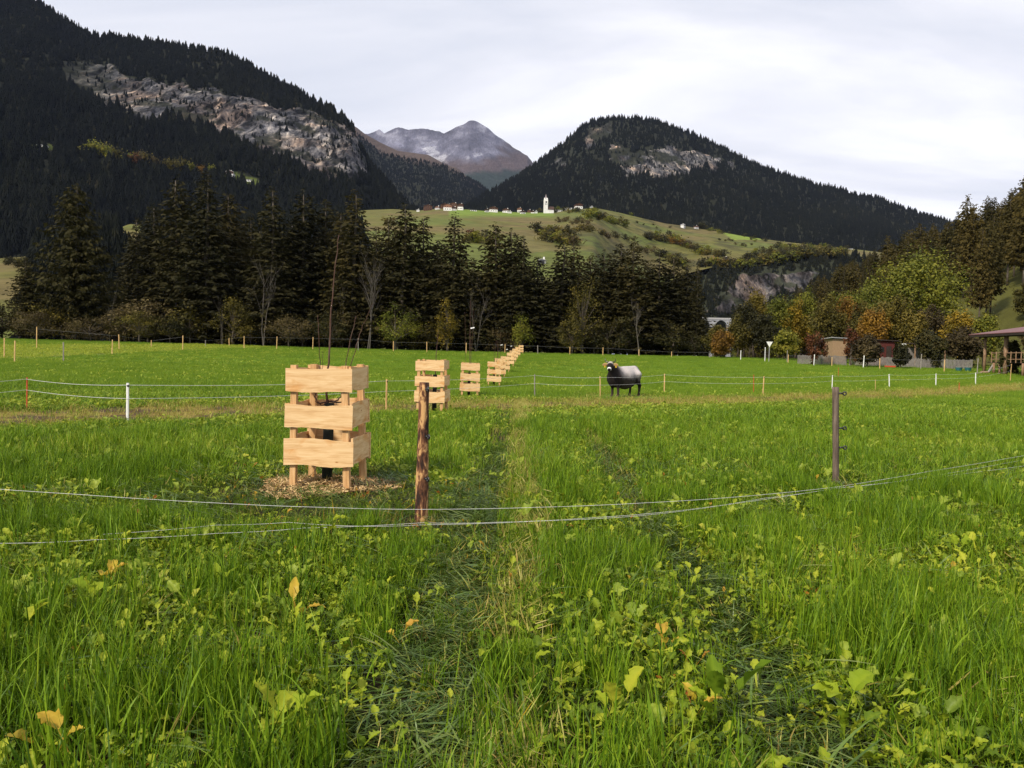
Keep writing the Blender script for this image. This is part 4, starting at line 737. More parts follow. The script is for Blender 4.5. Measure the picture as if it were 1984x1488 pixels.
def wire(name, pts, rad, m, label, group=None, sag=0.0, n=5):
    """a cord through the given points, hanging a little between them"""
    pts = [np.array(p, float) for p in pts]; Q = []
    for a, c in zip(pts[:-1], pts[1:]):
        for i in range(10): t = i / 10; q = a * (1 - t) + c * t; q[2] -= sag * 4 * t * (1 - t); Q.append(q)
    Q.append(pts[-1]); b = MB(); b.tube(Q, rad, n, False); o = b.build(name, m, None, True); tag(o, label, 'fence wire', group); return o
def curve_at(uvs, hgt):
    """ground points under pixels, raised to the height at which the cord is seen"""
    o = []
    for (u, v, Y) in uvs: g_ = G(u, v); o.append(CAM + (g_ - CAM) * ((CAM[2] - g_[2] - hgt) / (CAM[2] - g_[2])))
    return o
wire('fence_wire', curve_at([(-420, 900, 6.6), (-100, 941, 6.9), (150, 958, 7.0), (420, 975, 7.1), (640, 984, 7.2), (818, 987, 7.22), (1040, 984, 7.8), (1250, 975, 8.5), (1440, 962, 9.1), (1620, 944, 9.72), (1800, 914, 9.4), (1990, 882, 9.0), (2300, 832, 8.4)], .24), .0016, M_wire, 'uppermost slack white cord sagging low across the foreground grass', 'slack cords of the near fence', sag=.004)
wire('fence_wire', curve_at([(-420, 1080, 5.8), (0, 1054, 6.0), (180, 1046, 6.3), (420, 1034, 6.6), (590, 1024, 6.9), (818, 1014, 7.3), (960, 1012, 7.6), (1150, 1004, 8.0), (1330, 988, 8.5), (1480, 966, 9.0), (1620, 947, 9.76), (1800, 926, 9.5), (1990, 902, 9.2), (2300, 862, 8.8)], .17), .0014, M_wire, 'lowest slack white cord half sunk in the foreground grass', 'slack cords of the near fence', sag=.006)
wire('fence_wire', curve_at([(200, 1036, 6.4), (420, 1018, 6.7), (560, 1012, 6.9), (700, 1020, 7.1), (818, 1018, 7.24), (1040, 1010, 7.7), (1240, 1000, 8.2), (1400, 980, 8.8), (1620, 946, 9.70), (1760, 930, 9.6), (1990, 890, 9.1)], .18), .0012, M_wire, 'middle slack white cord lying between the other two in the foreground grass', 'slack cords of the near fence', sag=.006)

# --- the temporary fence along the worn track
def stake(p, h, w, m, label, lean=0.0, group='stakes of the track fence', name='fence_stake', cat='fence stake', knob=True):
    e_ = empty(name, p); tag(e_, label, cat, group); b = MB(); V = []; Fc = []; r = random.Random(int(abs(p[0]) * 97)); n = 6; K = 6
    for i in range(K + 1):
        z = -.1 + (h + .1) * i / K
        for k in range(n): a = 6.283 * k / n + .3; q = w * (1 + r.uniform(-.12, .12)); V.append((lean * z + q * math.cos(a), q * math.sin(a) * .8, z))
    for i in range(K):
        for k in range(n): Fc.append((i * n + k, i * n + (k + 1) % n, (i + 1) * n + (k + 1) % n, (i + 1) * n + k))
    Fc.append(tuple(K * n + k for k in range(n))); b.add(V, Fc); b.build('shaft', m, e_)
    if knob: k = MB(); k.box((lean * h * .93 + w * .6, -w * .9, h * .93), (w * .9, w * 1.6, w * 1.4)); k.build('insulator', M_black, e_)
    return e_
STK = [(-140, 812, 735, M_stake, .024, 'wooden stake beyond the left picture edge'), (52, 795, 731, M_redp, .016, 'thin red plastic fence stake at the far left of the track'), (247, 821, 742, M_white, .028, 'thick white fence stake by the track at the left'), (748, 796, 735, M_stake, .024, 'wooden stake between the nearest tree guard and the bark-covered post'), (1036, 772, 725, M_greyst, .022, 'grey wooden stake left of the cow'), (1163, 774, 729, M_stake, .022, 'wooden stake right in front of the cow\'s head'), (1287, 764, 724, M_stake, .028, 'wooden stake just right of the cow'), (1460, 763, 726, M_redp, .018, 'red plastic stake paired with a wooden one, right of the cow'), (1478, 766, 729, M_stake, .03, 'pale wooden stake beside the red one, right of the cow'), (1612, 756, 727, M_white, .03, 'white stake peeping over the weathered near post'), (1696, 757, 735, M_stake, .016, 'thin low wooden stake between two white stakes'), (1723, 753, 725, M_white, .035, 'slanting white stake, second of the white ones at the right'), (1813, 749, 724, M_white, .036, 'white stake, third of the white ones at the right'), (1858, 760, 742, M_redp, .02, 'low red plastic stake between two white stakes at the right'), (1890, 746, 722, M_white, .038, 'white stake, fourth of the white ones at the right'), (1957, 740, 705, M_stake, .03, 'ochre stake close to the right picture edge'), (1624, 730, 712, M_redp, .02, 'faint reddish stake standing in the far green grass')]
tops = []
for (u, vb, vt, m, w, lb) in STK:
    p = G(u, vb); h = max(.6, ztop(u, vt, p[1]) - p[2]); stake(p, h, w, m, lb, float(rng.normal(0, .03)) - (.06 if 'slanting' in lb else 0)); tops.append((p, h))
line = [t for t, s in zip(tops, STK) if s[0] not in (1696, 1858, 1624, 1460)]
wire('fence_wire', [p + np.array([0, -.04, h * .95]) for p, h in line] , .0038, M_wire, 'upper white cord of the fence along the worn track', 'cords of the track fence', .05)
wire('fence_wire', [p + np.array([0, -.04, h * .62]) for p, h in line], .0038, M_wire, 'lower white cord of the fence along the worn track', 'cords of the track fence', .04)
# --- the fence along the far edge of the field
FST = [(8, 655, 678, 75), (28, 660, 690, 66), (71, 633, 660, 96), (123, 663, 690, 70), (217, 658, 684, 86), (231, 648, 674, 98), (293, 659, 675, 112), (354, 650, 676, 104), (398, 659, 674, 122), (444, 655, 670, 128), (473, 651, 672, 116), (536, 652, 672, 118), (606, 653, 672, 122), (694, 655, 673, 122), (762, 661, 676, 124), (827, 662, 677, 124), (903, 664, 679, 126), (978, 667, 682, 128), (1042, 669, 685, 127), (1104, 672, 687, 127), (1168, 673, 688, 127), (1238, 677, 690, 127), (1301, 681, 692, 127), (1375, 682, 692, 127), (1527, 687, 699, 108), (1612, 692, 704, 100), (1705, 694, 707, 94), (1830, 697, 709, 90), (1894, 694, 712, 84)]
ft = []
for i, (u, vt, vb, Y) in enumerate(FST):
    p = at(u, Y); h = max(.9, ztop(u, vt, Y) - p[2]); stake(p, h, .055, M_stake if i % 5 != 3 else M_greyst, f'pale stake of the far boundary fence, {ORD[i]} from the left', float(rng.normal(0, .02)), 'stakes of the far boundary fence', knob=False); ft.append((p, h))
wire('fence_wire', [p + np.array([0, 0, h * .9]) for (p, h), s in zip(ft, FST) if s[3] > 95 and s[0] < 1400], .010, M_wired, 'thin grey wire strung along the far boundary fence')
wire('fence_wire', [p + np.array([0, 0, h * .9]) for (p, h), s in zip(ft, FST) if s[0] > 1500], .008, M_wired, 'thin grey wire along the boundary fence at the right')

# ================================================================== the cow
def surface_net(f, lo, hi, h):
    """mesh of the zero level of a distance function"""
    ax = [np.arange(a, b + h, h) for a, b in zip(lo, hi)]; X, Y, Z = np.meshgrid(*ax, indexing='ij'); D = f(X, Y, Z); s = D < 0; nx, ny, nz = D.shape
    cs = np.zeros((nx - 1, ny - 1, nz - 1), int)
    for i in (0, 1):
        for j in (0, 1):
            for k in (0, 1): cs += s[i:nx - 1 + i, j:ny - 1 + j, k:nz - 1 + k]
    act = (cs > 0) & (cs < 8); ids = -np.ones(act.shape, int); ids[act] = np.arange(act.sum()); S = np.zeros(act.shape + (3,)); N = np.zeros(act.shape)
    for a in range(3):
        o1, o2 = [q for q in range(3) if q != a]
        for p in (0, 1):
            for q in (0, 1):
                sl0 = [None] * 3; sl1 = [None] * 3; n = D.shape; sl0[a] = slice(0, n[a] - 1); sl1[a] = slice(1, n[a]); sl0[o1] = sl1[o1] = slice(p, n[o1] - 1 + p); sl0[o2] = sl1[o2] = slice(q, n[o2] - 1 + q)
                d0, d1 = D[tuple(sl0)], D[tuple(sl1)]; c = (d0 < 0) != (d1 < 0); t = np.where(c, d0 / np.where(c, d0 - d1, 1), 0); off = np.zeros(S.shape); off[..., a] = t; off[..., o1] = p; off[..., o2] = q; S += off * c[..., None]; N += c
    I = np.stack(np.meshgrid(*[np.arange(q) for q in act.shape], indexing='ij'), -1); V = (I[act] + S[act] / N[act][:, None]) * h + np.array(lo); Fc = []
    for a in range(3):
        o1, o2 = (a + 1) % 3, (a + 2) % 3; n = D.shape; sl0 = [None] * 3; sl1 = [None] * 3; sl0[a] = slice(0, n[a] - 1); sl1[a] = slice(1, n[a])
        for o in (o1, o2): sl0[o] = sl1[o] = slice(1, n[o] - 1)
        d0, d1 = D[tuple(sl0)], D[tuple(sl1)]; c = np.argwhere((d0 < 0) != (d1 < 0)); fl = (d0 < 0)[tuple(c.T)]; b = c.copy(); b[:, o1] += 1; b[:, o2] += 1
        def g(x, y): q = b.copy(); q[:, o1] -= x; q[:, o2] -= y; return ids[tuple(q.T)]
        Q = np.stack([g(0, 0), g(1, 0), g(1, 1), g(0, 1)], 1); Q[~fl] = Q[~fl][:, ::-1]; Fc.append(Q)
    return V, np.concatenate(Fc)[:, ::-1]
def cone(X, Y, Z, a, b, ra, rb, sq=1.0):
    a = np.array(a, float); b = np.array(b, float); S = np.array([1, 1 / sq, 1]); P = np.stack([X, Y, Z], -1) - a; P = P * S; d = (b - a) * S; t = np.clip((P @ d) / (d @ d), 0, 1); return np.linalg.norm(P - t[..., None] * d, axis=-1) - (ra + (rb - ra) * t)
def smin(a, b, k): h = np.clip(.5 + .5 * (b - a) / k, 0, 1); return b * (1 - h) + a * h - k * h * (1 - h)
HD = Vector((.80, .54, -.42)).normalized()                 # the head is turned towards the camera (cow faces +x)
POLL = Vector((.95, .10, 1.28)); MUZ = POLL + HD * .47
def cow_sdf(X, Y, Z):
    d = cone(X, Y, Z, (.52, 0, .75), (-.10, 0, .73), .38, .41, .78); d = smin(d, cone(X, Y, Z, (-.1, 0, .73), (-.62, 0, .84), .41, .33, .80), .12); d = smin(d, cone(X, Y, Z, (.5, 0, 1.02), (-.74, 0, 1.10), .15, .13, .75), .12)
    d = smin(d, cone(X, Y, Z, (.55, 0, .98), (.86, .08, 1.14), .25, .155, .72), .12); d = smin(d, cone(X, Y, Z, (.74, 0, .58), (.86, .05, .95), .14, .12, .55), .12); d = smin(d, cone(X, Y, Z, (-.74, 0, 1.02), (-.84, 0, .80), .16, .15, 1.0), .1)
    for y in (-.19, .19):
        fx = .50 + (.05 if y > 0 else -.05)
        d = smin(d, cone(X, Y, Z, (.52, y, .74), (fx, y, .46), .15, .085), .08); d = smin(d, cone(X, Y, Z, (fx, y, .46), (fx + .0, y, .40), .070, .062), .03); d = smin(d, cone(X, Y, Z, (fx, y, .40), (fx - .01, y, .09), .058, .050), .03); d = smin(d, cone(X, Y, Z, (fx, y, .08), (fx + .035, y, .0), .052, .062), .02)
        hx = -.72 + (.06 if y < 0 else -.06)
        d = smin(d, cone(X, Y, Z, (-.66, y * .9, .86), (hx + .10, y, .60), .20, .115), .09); d = smin(d, cone(X, Y, Z, (hx + .10, y, .60), (hx - .07, y, .45), .100, .065), .05); d = smin(d, cone(X, Y, Z, (hx - .07, y, .45), (hx - .01, y, .10), .056, .045), .03); d = smin(d, cone(X, Y, Z, (hx - .01, y, .09), (hx + .035, y, .0), .050, .060), .02)
    d = smin(d, cone(X, Y, Z, (-.40, 0, .52), (-.52, 0, .50), .10, .12), .08)
    d = smin(d, cone(X, Y, Z, POLL, POLL + HD * .22, .125, .105, 1.0), .06); d = smin(d, cone(X, Y, Z, POLL + HD * .2, MUZ, .100, .078), .05); return d
CV, CF = surface_net(cow_sdf, (-1.1, -.55, -.08), (1.55, .75, 1.5), .026)
hx_ = (CV - np.array(POLL)) @ np.array(HD); near_head = (cone(CV[:, 0], CV[:, 1], CV[:, 2], POLL, MUZ, .13, .10) < .02)
cn = (fbm(CV[:, 0] * 6, CV[:, 1] * 6, CV[:, 2] * 6, o=3) - .5)
dark = np.array([.015, .012, .012]); mid_ = np.array([.060, .048, .043]); pale = np.array([.46, .42, .41])
sad = sstep(.62, 1.02, CV[:, 2] + cn * .22) * sstep(.62, .10, CV[:, 0] + cn * .2) * (1 - .85 * sstep(-.66, -.82, CV[:, 0] + (1.12 - CV[:, 2]) * .35))
cc = dark[None] * (1 - sad[:, None]) + pale[None] * sad[:, None]; bel = sstep(.75, .5, CV[:, 2]) * sstep(.45, .2, CV[:, 0]) * sstep(-.6, -.4, CV[:, 0]); cc = cc * (1 - bel[:, None] * .8) + mid_ * bel[:, None] * .8
leg = sstep(.42, .30, CV[:, 2])[:, None]; cc = cc * (1 - leg * .5) + np.array([.06, .045, .04]) * leg * .5
fr_ = near_head & (hx_ < .10) & (CV[:, 2] > 1.22); cc[fr_] = np.array([.42, .36, .33]) * (.7 + cn[fr_, None] * 1.2)
cc[near_head & (hx_ > .42)] = (.72, .70, .68); cc[near_head & (hx_ > .50)] = (.012, .011, .011)
_wl = {q[0]: t[0] for q, t in zip(STK, tops)}; _t = (1209 - 1163) / 124; _wy = _wl[1163][1] * (1 - _t) + _wl[1287][1] * _t + .95; _cp = W(1207, 760, _wy); _cs = _wy / 31.6; COW_XY = (float(_cp[0]), float(_wy) - .3); cow = empty('cow', (_cp[0], _wy, float(ground_z(_cp[0], _wy)) - .02)); cow.scale = (_cs, _cs, _cs * 1.02); 
tag(cow, 'grey-backed horned cow with dark head and white muzzle ring, standing behind the track fence', 'cow')
M_cow = vcol('cow coat', amount=.5, scale=25, rough=.75, lo=.7, hi=1.3)
obj('body', mesh_np('body', CV, CF, M_cow, True, col=cc, counts=np.full(len(CF), 4)), cow)
side = Vector((-HD.y, HD.x, 0)).normalized(); upv = HD.cross(side) * -1; upv = upv if upv.z > 0 else -upv
M_horn = surf('horn', [(.02, .018, .016), (.05, .045, .04), (.4, .37, .32)], scale=6, rough=.4); M_ear = surf('ear hair', [(.30, .17, .07), (.62, .42, .20)], scale=14, rough=.8); M_tagy = surf('yellow ear tag plastic', [(.75, .45, .04), (.85, .55, .06)], scale=9, rough=.4)
for s in (-1, 1):
    b = MB(); h0 = POLL + upv * .09 + side * s * .09 - HD * .02; b.tube([h0, h0 + side * s * .08 + upv * .015, h0 + side * s * .115 + upv * .08, h0 + side * s * .105 + upv * .17], [.030, .025, .018, .004], 8); b.build('horn', M_horn, cow, True)
    b = MB(); e0 = POLL + side * s * .12 - HD * .0 + upv * .0; V = []; Fc = []; n = 8
    for i in range(7):
        t = i / 6; w = .075 * math.sin(math.pi * (t * .86 + .1)) ** .7; c = e0 + side * s * (.20 * t) + upv * (-.03 * t)
        for k in range(n): a = 6.283 * k / n; V.append(c + upv * math.cos(a) * w + HD * (math.sin(a) * w * .30 - .25 * w * (1 - abs(math.cos(a)))))
    for i in range(6):
        for k in range(n): Fc.append((i * n + k, i * n + (k + 1) % n, (i + 1) * n + (k + 1) % n, (i + 1) * n + k))
    Fc.append(tuple(6 * n + k for k in range(n))); b.add(V, Fc); ea = b.build('ear', M_ear, cow, True)
    b = MB(); tq = e0 + side * s * .10 - upv * .075 + HD * .03; b.add([tq + side * x + upv * y + HD * z for z in (-.004, .004) for x, y in ((-.03, -.04), (.03, -.04), (.026, .035), (-.026, .035))], [(0, 3, 2, 1), (4, 5, 6, 7), (0, 1, 5, 4), (1, 2, 6, 5), (2, 3, 7, 6), (3, 0, 4, 7)]); b.build('ear_tag', M_tagy, ea)
    b = MB(); q = POLL + HD * .13 + side * s * .098 + upv * .045; b.ell(q, (.02, .02, .02), 10, 7); b.build('eye', M_black, cow, True)
b = MB(); b.tube([(-.86, 0, 1.10), (-.96, 0, 1.05), (-1.0, 0, .85), (-.99, .01, .6), (-.98, .02, .48)], [.032, .026, .02, .018, .014], 8); tl = b.build('tail', surf('tail hair', [(.02, .017, .015), (.06, .05, .045)], 20), cow, True)
b = MB(); b.ell((-.98, .02, .40), (.035, .035, .13), 8, 7); b.build('tail_tuft', M_horn, tl, True)
cow.rotation_euler = (0, 0, math.atan2(-.68, -.73))

# ================================================================== hamlet at the right edge of the field
M_plank = surf('weathered plank', [(.085, .078, .074), (.17, .155, .145), (.25, .23, .215)], scale=7, stretch=(4, 4, .4), rough=.9, bump=.3)
M_tan = surf('tan boards', [(.20, .125, .070), (.34, .23, .14)], scale=5, stretch=(6, 6, .4), rough=.85)
M_dred = surf('dark red boards', [(.055, .012, .010), (.10, .022, .018)], scale=5, stretch=(6, 6, .4), rough=.85)
M_roofg = surf('grey roof sheet', [(.20, .20, .21), (.34, .34, .36)], scale=4, rough=.6)
M_roofr = surf('red roof sheet', [(.13, .055, .055), (.20, .095, .095)], scale=3, stretch=(8, .4, 1), rough=.55)
M_dkw = surf('dark stained timber', [(.016, .011, .009), (.045, .030, .024)], scale=6, stretch=(3, 3, .4), rough=.8)
M_log = surf('log timber', [(.11, .055, .028), (.24, .145, .085), (.36, .25, .17)], scale=6, stretch=(3, 3, .4), rough=.8, bump=.3)
M_teal = surf('teal plastic', [(.015, .085, .095), (.03, .13, .15)], scale=6, rough=.4)
M_glass = surf('dark window glass', [(.012, .014, .018), (.03, .035, .04)], scale=4, rough=.15, spec=.6)
M_metal = surf('grey metal', [(.30, .30, .31), (.45, .45, .46)], scale=9, rough=.45)

def plank_fence(name, pts, h, label, gap=.145):
    """rails, posts and one panel of planks per span"""
    e_ = empty(name, pts[0]); tag(e_, label, 'fence'); o = np.array(pts[0]); r = random.Random(3)
    for a, b_ in zip(pts[:-1], pts[1:]):
        a = np.array(a) - o; c = np.array(b_) - o; L = np.linalg.norm((c - a)[:2]); rz = math.atan2(c[1] - a[1], c[0] - a[0]); m = MB(); n = int(L / gap)
        for i in range(n):
            t = (i + .5) / n; p = a * (1 - t) + c * t; hh = h * r.uniform(.9, 1.05); m.box((p[0], p[1], p[2] + hh / 2 + .05), (gap * .76, .022, hh), rz + r.uniform(-.02, .02), 0, r.uniform(-.02, .02))
        m.build('planks', M_plank, e_)
        for z in (.3, .95):
            q = MB(); q.tube([a + [0, .04, z * h], c + [0, .04, z * h]], .035, 5); q.build('rail', M_plank, e_)
        q = MB(); q.box((c[0], c[1] + .09, c[2] + h * .52), (.11, .11, h * 1.1), rz); q.build('post', M_plank, e_)
    return e_
plank_fence('plank_fence', [at(1545, 106), at(1592, 105), at(1640, 104)], 1.25, 'weathered grey plank fence in front of the wooden hut, left stretch')
plank_fence('plank_fence', [at(1645, 104), at(1690, 103), at(1735, 102), at(1780, 101), at(1830, 100), at(1884, 99)], 1.2, 'long weathered grey plank fence between the garden trees, right stretch')
def shed(name, u0, u1, Y, vtop, label, wallm, roofm, roof_t=.12, over=.35, slope=.12, depth=3.0, cat='hut', door=True):
    a = at(u0, Y); c = at(u1, Y); w = c[0] - a[0]; h = ztop((u0 + u1) / 2, vtop, Y) - a[2]; e_ = empty(name, (a + c) / 2); tag(e_, label, cat)
    m = MB(); m.box((0, depth / 2, h / 2), (w, depth, h)); m.build('wall', wallm, e_)
    m = MB(); m.box((0, depth / 2, h + roof_t / 2 + .02), (w + 2 * over, depth + 2 * over, roof_t), 0, -slope * .4, slope * .3); m.build('roof', roofm, e_)
    if door: m = MB(); m.box((w * .16, -.03, h * .42), (w * .30, .05, h * .78)); d_ = m.build('door', M_dkw, e_); m = MB(); m.box((-w * .25, -.03, h * .66), (w * .24, .05, h * .2)); m.build('window', M_glass, e_)
    return e_
shed('hut', 1612, 1640, 110, 657, 'small tan wooden hut with a pale flat roof behind the plank fence', M_tan, M_roofg, door=False)
shed('shed', 1700, 1732, 108, 662, 'dark red shed half hidden behind the garden trees', M_dred, M_dkw, cat='shed')
# open shelter with a flat roof
a = at(1772, 104); c = at(1830, 104); e_ = empty('shelter', (a + c) / 2); tag(e_, 'low open shelter with a thin flat roof behind the plank fence', 'shelter'); w = c[0] - a[0]; h = ztop(1800, 666, 104) - a[2]
m = MB(); m.box((0, 1, h), (w + .4, 2.6, .13), 0, .03); m.build('roof', M_dkw, e_)
for x in (-w / 2, 0, w / 2):
    m = MB(); m.box((x, 0, h / 2 - .07), (.14, .14, h - .02)); m.build('post', M_log, e_)
m = MB(); m.box((0, 2.0, h * .42), (w, .08, h * .8)); m.build('back_wall', M_plank, e_)
q = at(1750, 103.4); e_ = empty('white_box', q); tag(e_, 'white box standing upright behind the plank fence', 'box'); h = ztop(1750, 665, 103.4) - q[2]; m = MB(); m.box((0, 0, h - .35), (.42, .35, .6)); m.build('housing', M_white, e_); m = MB(); m.box((0, 0, (h - .65) / 2), (.1, .1, h - .65)); m.build('pole', M_greyst, e_)
# orange-red barrier board on the grass
q = at(1725, 96); e_ = empty('barrier', q); tag(e_, 'low orange-red barrier plank in the grass before the plank fence', 'barrier'); m = MB(); m.box((0, 0, .26), (1.35, .05, .18)); m.build('board', M_redp, e_)
for x in (-.5, .5):
    m = MB(); m.box((x, .06, .15), (.06, .06, .36)); m.build('foot', M_greyst, e_)
for u, lb in ((1858, 'teal plastic tub on the grass near the open shed, left of two'), (1876, 'teal plastic tub on the grass near the open shed, right of two')):
    q = at(u, 93); e_ = empty('tub', q); tag(e_, lb, 'tub', 'teal tubs'); m = MB(); m.tube([(0, 0, 0), (0, 0, .42), (0, 0, .44)], [.30, .38, .40], 14); m.build('tub_body', M_teal, e_); m = MB(); m.tube([(0, 0, .445), (0, 0, .475)], [.41, .41], 14); m.build('rim', M_roofg, e_)
# triangular road sign (seen from the field), white bollards
q = at(1490, 112); h = ztop(1490, 662, 112) - q[2]; e_ = empty('road_sign', q); tag(e_, 'triangular road sign point down on a thin pole, by the road at the wood', 'road sign')
m = MB(); m.tube([(0, .05, -.1), (0, .05, h)], .04, 8); m.build('pole', M_metal, e_); s = .46; m = MB(); m.prism([(-s, h), (s, h), (0, h - s * 1.72)], 0, .025); m.build('sign_plate', M_white, e_); m = MB(); m.prism([(-s * .2, h - .12), (s * .2, h - .12), (s * .2, h - .18), (-s * .2, h - .18)], -.012, 0); m.build('bracket', M_metal, e_)
for u, vt, Y, lb in ((1435, 679, 116, 'white marker post by the road, left of the triangular sign'), (1482, 673, 113, 'white marker post touching the triangular sign'), (1577, 687, 100, 'slanting white post in the grass below the plank fence'), (1673, 689, 96, 'slanting white post under the round garden tree'), (1784, 686, 95, 'slanting pale post below the low shelter'), (1525, 679, 113, 'pair post right of the triangular sign')):
    q = at(u, Y); h = max(.8, ztop(u, vt, Y) - q[2]); round_post('marker_post', q, q + np.array([.06 if 'slant' in lb else 0, 0, h]), .055, .05, M_white if 'white' in lb else M_greyst, u, lb, 'post')
# open shed with the red sloping roof
q0 = at(1905, 90.5); ex = np.array([-.10, -1, 0]); ex /= np.linalg.norm(ex); ey = np.array([1, -.10, 0]); ey /= np.linalg.norm(ey)
e_ = empty('open_shed', q0); tag(e_, 'open log-post shed with a red sheet roof and railing at the right edge', 'shed'); e_.rotation_euler = (0, 0, math.atan2(ex[1], ex[0]))
ze = ztop(1900, 650, 91) - q0[2]; Lr = 22
m = MB(); m.add([(-1.6, -1.0, ze + .05), (Lr, -1.0, ze + .05), (Lr, 5.6, ze + 1.15), (-1.6, 5.6, ze + 1.15), (-1.6, -1.0, ze + .13), (Lr, -1.0, ze + .13), (Lr, 5.6, ze + 1.23), (-1.6, 5.6, ze + 1.23)], [(0, 3, 2, 1), (4, 5, 6, 7), (0, 1, 5, 4), (1, 2, 6, 5), (2, 3, 7, 6), (3, 0, 4, 7)]); m.build('roof', M_roofr, e_)
m = MB(); m.box((Lr / 2 - .8, -.93, ze - .08), (Lr + 1.4, .06, .24)); m.build('fascia', M_dkw, e_)
m = MB(); m.box((Lr / 2 - .8, .12, ze - .12), (Lr + .8, .24, .28)); m.build('beam', M_dkw, e_)
for i in range(18):
    m = MB(); y0, y1 = -.86, 5.3; x = -1.2 + i * 1.3; m.add([(x - .07, y0, ze - .14), (x + .07, y0, ze - .14), (x + .07, y1, ze + .92), (x - .07, y1, ze + .92), (x - .07, y0, ze + .03), (x + .07, y0, ze + .03), (x + .07, y1, ze + 1.06), (x - .07, y1, ze + 1.06)], [(0, 3, 2, 1), (4, 5, 6, 7), (0, 1, 5, 4), (1, 2, 6, 5), (2, 3, 7, 6), (3, 0, 4, 7)]); m.build('rafter', M_log, e_)
for x, r_ in ((0, .16), (4.6, .24), (10.5, .22), (16, .2)):
    m = MB(); m.tube([(x, .12, -.2), (x + .02, .12, ze * .5), (x, .12, ze - .24)], [r_ * 1.05, r_, r_ * .95], 10); m.build('post', M_log, e_, True)
for x in (2.2, 3.5, 8.2):
    m = MB(); m.tube([(x, .1, -.2), (x, .1, 1.15)], [.14, .13], 8); m.build('stub_post', M_log, e_, True)
m = MB(); m.box((Lr / 2 - .2, 2.6, 1.22), (Lr - 1, 4.6, .12)); m.build('deck', M_dkw, e_)
for z in (1.55, 2.25):
    m = MB(); m.tube([(1.6, .08, z), (10.2, .08, z + .02)], .05, 6); m.build('rail', M_log, e_)
for i in range(8):
    x = 1.8 + i * 1.02; m = MB(); m.tube([(x, .02, 1.18), (x, .02, 2.4)], .055, 6); m.build('baluster', M_log, e_)
m = MB(); m.box((Lr / 2 + 1.5, 4.9, ze * .5), (Lr - 3, .14, ze + .6)); m.build('back_wall', M_dred, e_)
m = MB(); m.box((Lr / 2 - .4, 4.6, .5), (Lr - 1.6, .3, 1.2)); m.build('foundation', M_dkw, e_)
q = at(1921, 88.0); e_ = empty('log', q); tag(e_, 'pale log leaning against the open shed', 'log'); m = MB(); m.tube([(-.35, 0, .08), (.55, .5, 1.05)], [.12, .10], 9); m.build('stem', M_greyst, e_)
q = at(1908, 87.6); e_ = empty('firewood', q); tag(e_, 'pale cut log lying on the ground before the open shed', 'log'); m = MB(); m.tube([(-.4, 0, .14), (.4, .1, .14)], .15, 9); m.build('stem', M_tan, e_)

# ================================================================== village on the crest
M_vw = surf('white render', [(.58, .57, .55), (.76, .75, .73)], scale=.4, rough=.8)
M_vb = surf('brown chalet timber', [(.050, .024, .015), (.12, .060, .036)], scale=.6, rough=.85)
M_vr = surf('brown tile roof', [(.038, .022, .018), (.075, .042, .033)], scale=.5, rough=.8)
M_vo = surf('orange brick gable', [(.20, .09, .05), (.30, .15, .09)], scale=.5, rough=.8)
def house(P, w, h, d, rz, low, up, roof, label, rise=.38, over=.7, win=True, flat=False, cat='house'):
    """a gabled village house: rendered ground floor, timber upper floor, roof, windows with panes' shutters"""
    e_ = empty('house' if cat == 'house' else cat.replace(' ', '_'), P); tag(e_, label, cat); e_.rotation_euler = (0, 0, rz); e_.location.z -= .8; h1 = h * .42
    m = MB(); m.box((0, 0, h1 / 2 - .6), (w, d, h1 + 1.2)); m.build('wall', low, e_)
    if flat:
        m = MB(); m.box((0, 0, h1 + .18), (w + over, d + over, .34)); m.build('roof', roof, e_)
    else:
        r = w / 2 * rise * 2 * .5; h2 = h * .3; m = MB(); m.prism([(-w / 2 + .02, h1), (w / 2 - .02, h1), (w / 2 - .02, h1 + h2), (0, h1 + h2 + r * 1.0), (-w / 2 + .02, h1 + h2)], -d / 2 + .02, d / 2 - .02); m.build('upper_floor', up, e_)
        zr = h1 + h2; o = over; sl = r / (w / 2); m = MB(); t = .3; m.prism([(-w / 2 - o, zr - o * sl), (0, zr + r), (w / 2 + o, zr - o * sl), (w / 2 + o, zr - o * sl + t), (0, zr + r + t), (-w / 2 - o, zr - o * sl + t)], -d / 2 - o, d / 2 + o); m.build('roof', roof, e_)
        m = MB(); m.box((w * .2, d * .1, zr + r * .8 + .7), (.9, .9, 1.8)); m.build('chimney', M_vw, e_)
    if win:
        for x in (-w * .28, w * .02, w * .30):
            for z in ([h1 * .55] if flat else [h1 * .5, h1 + h * .14]): m = MB(); m.box((x, -d / 2 - .03, z), (1.15, .16, 1.35)); m.build('window', M_glass, e_)
    return e_
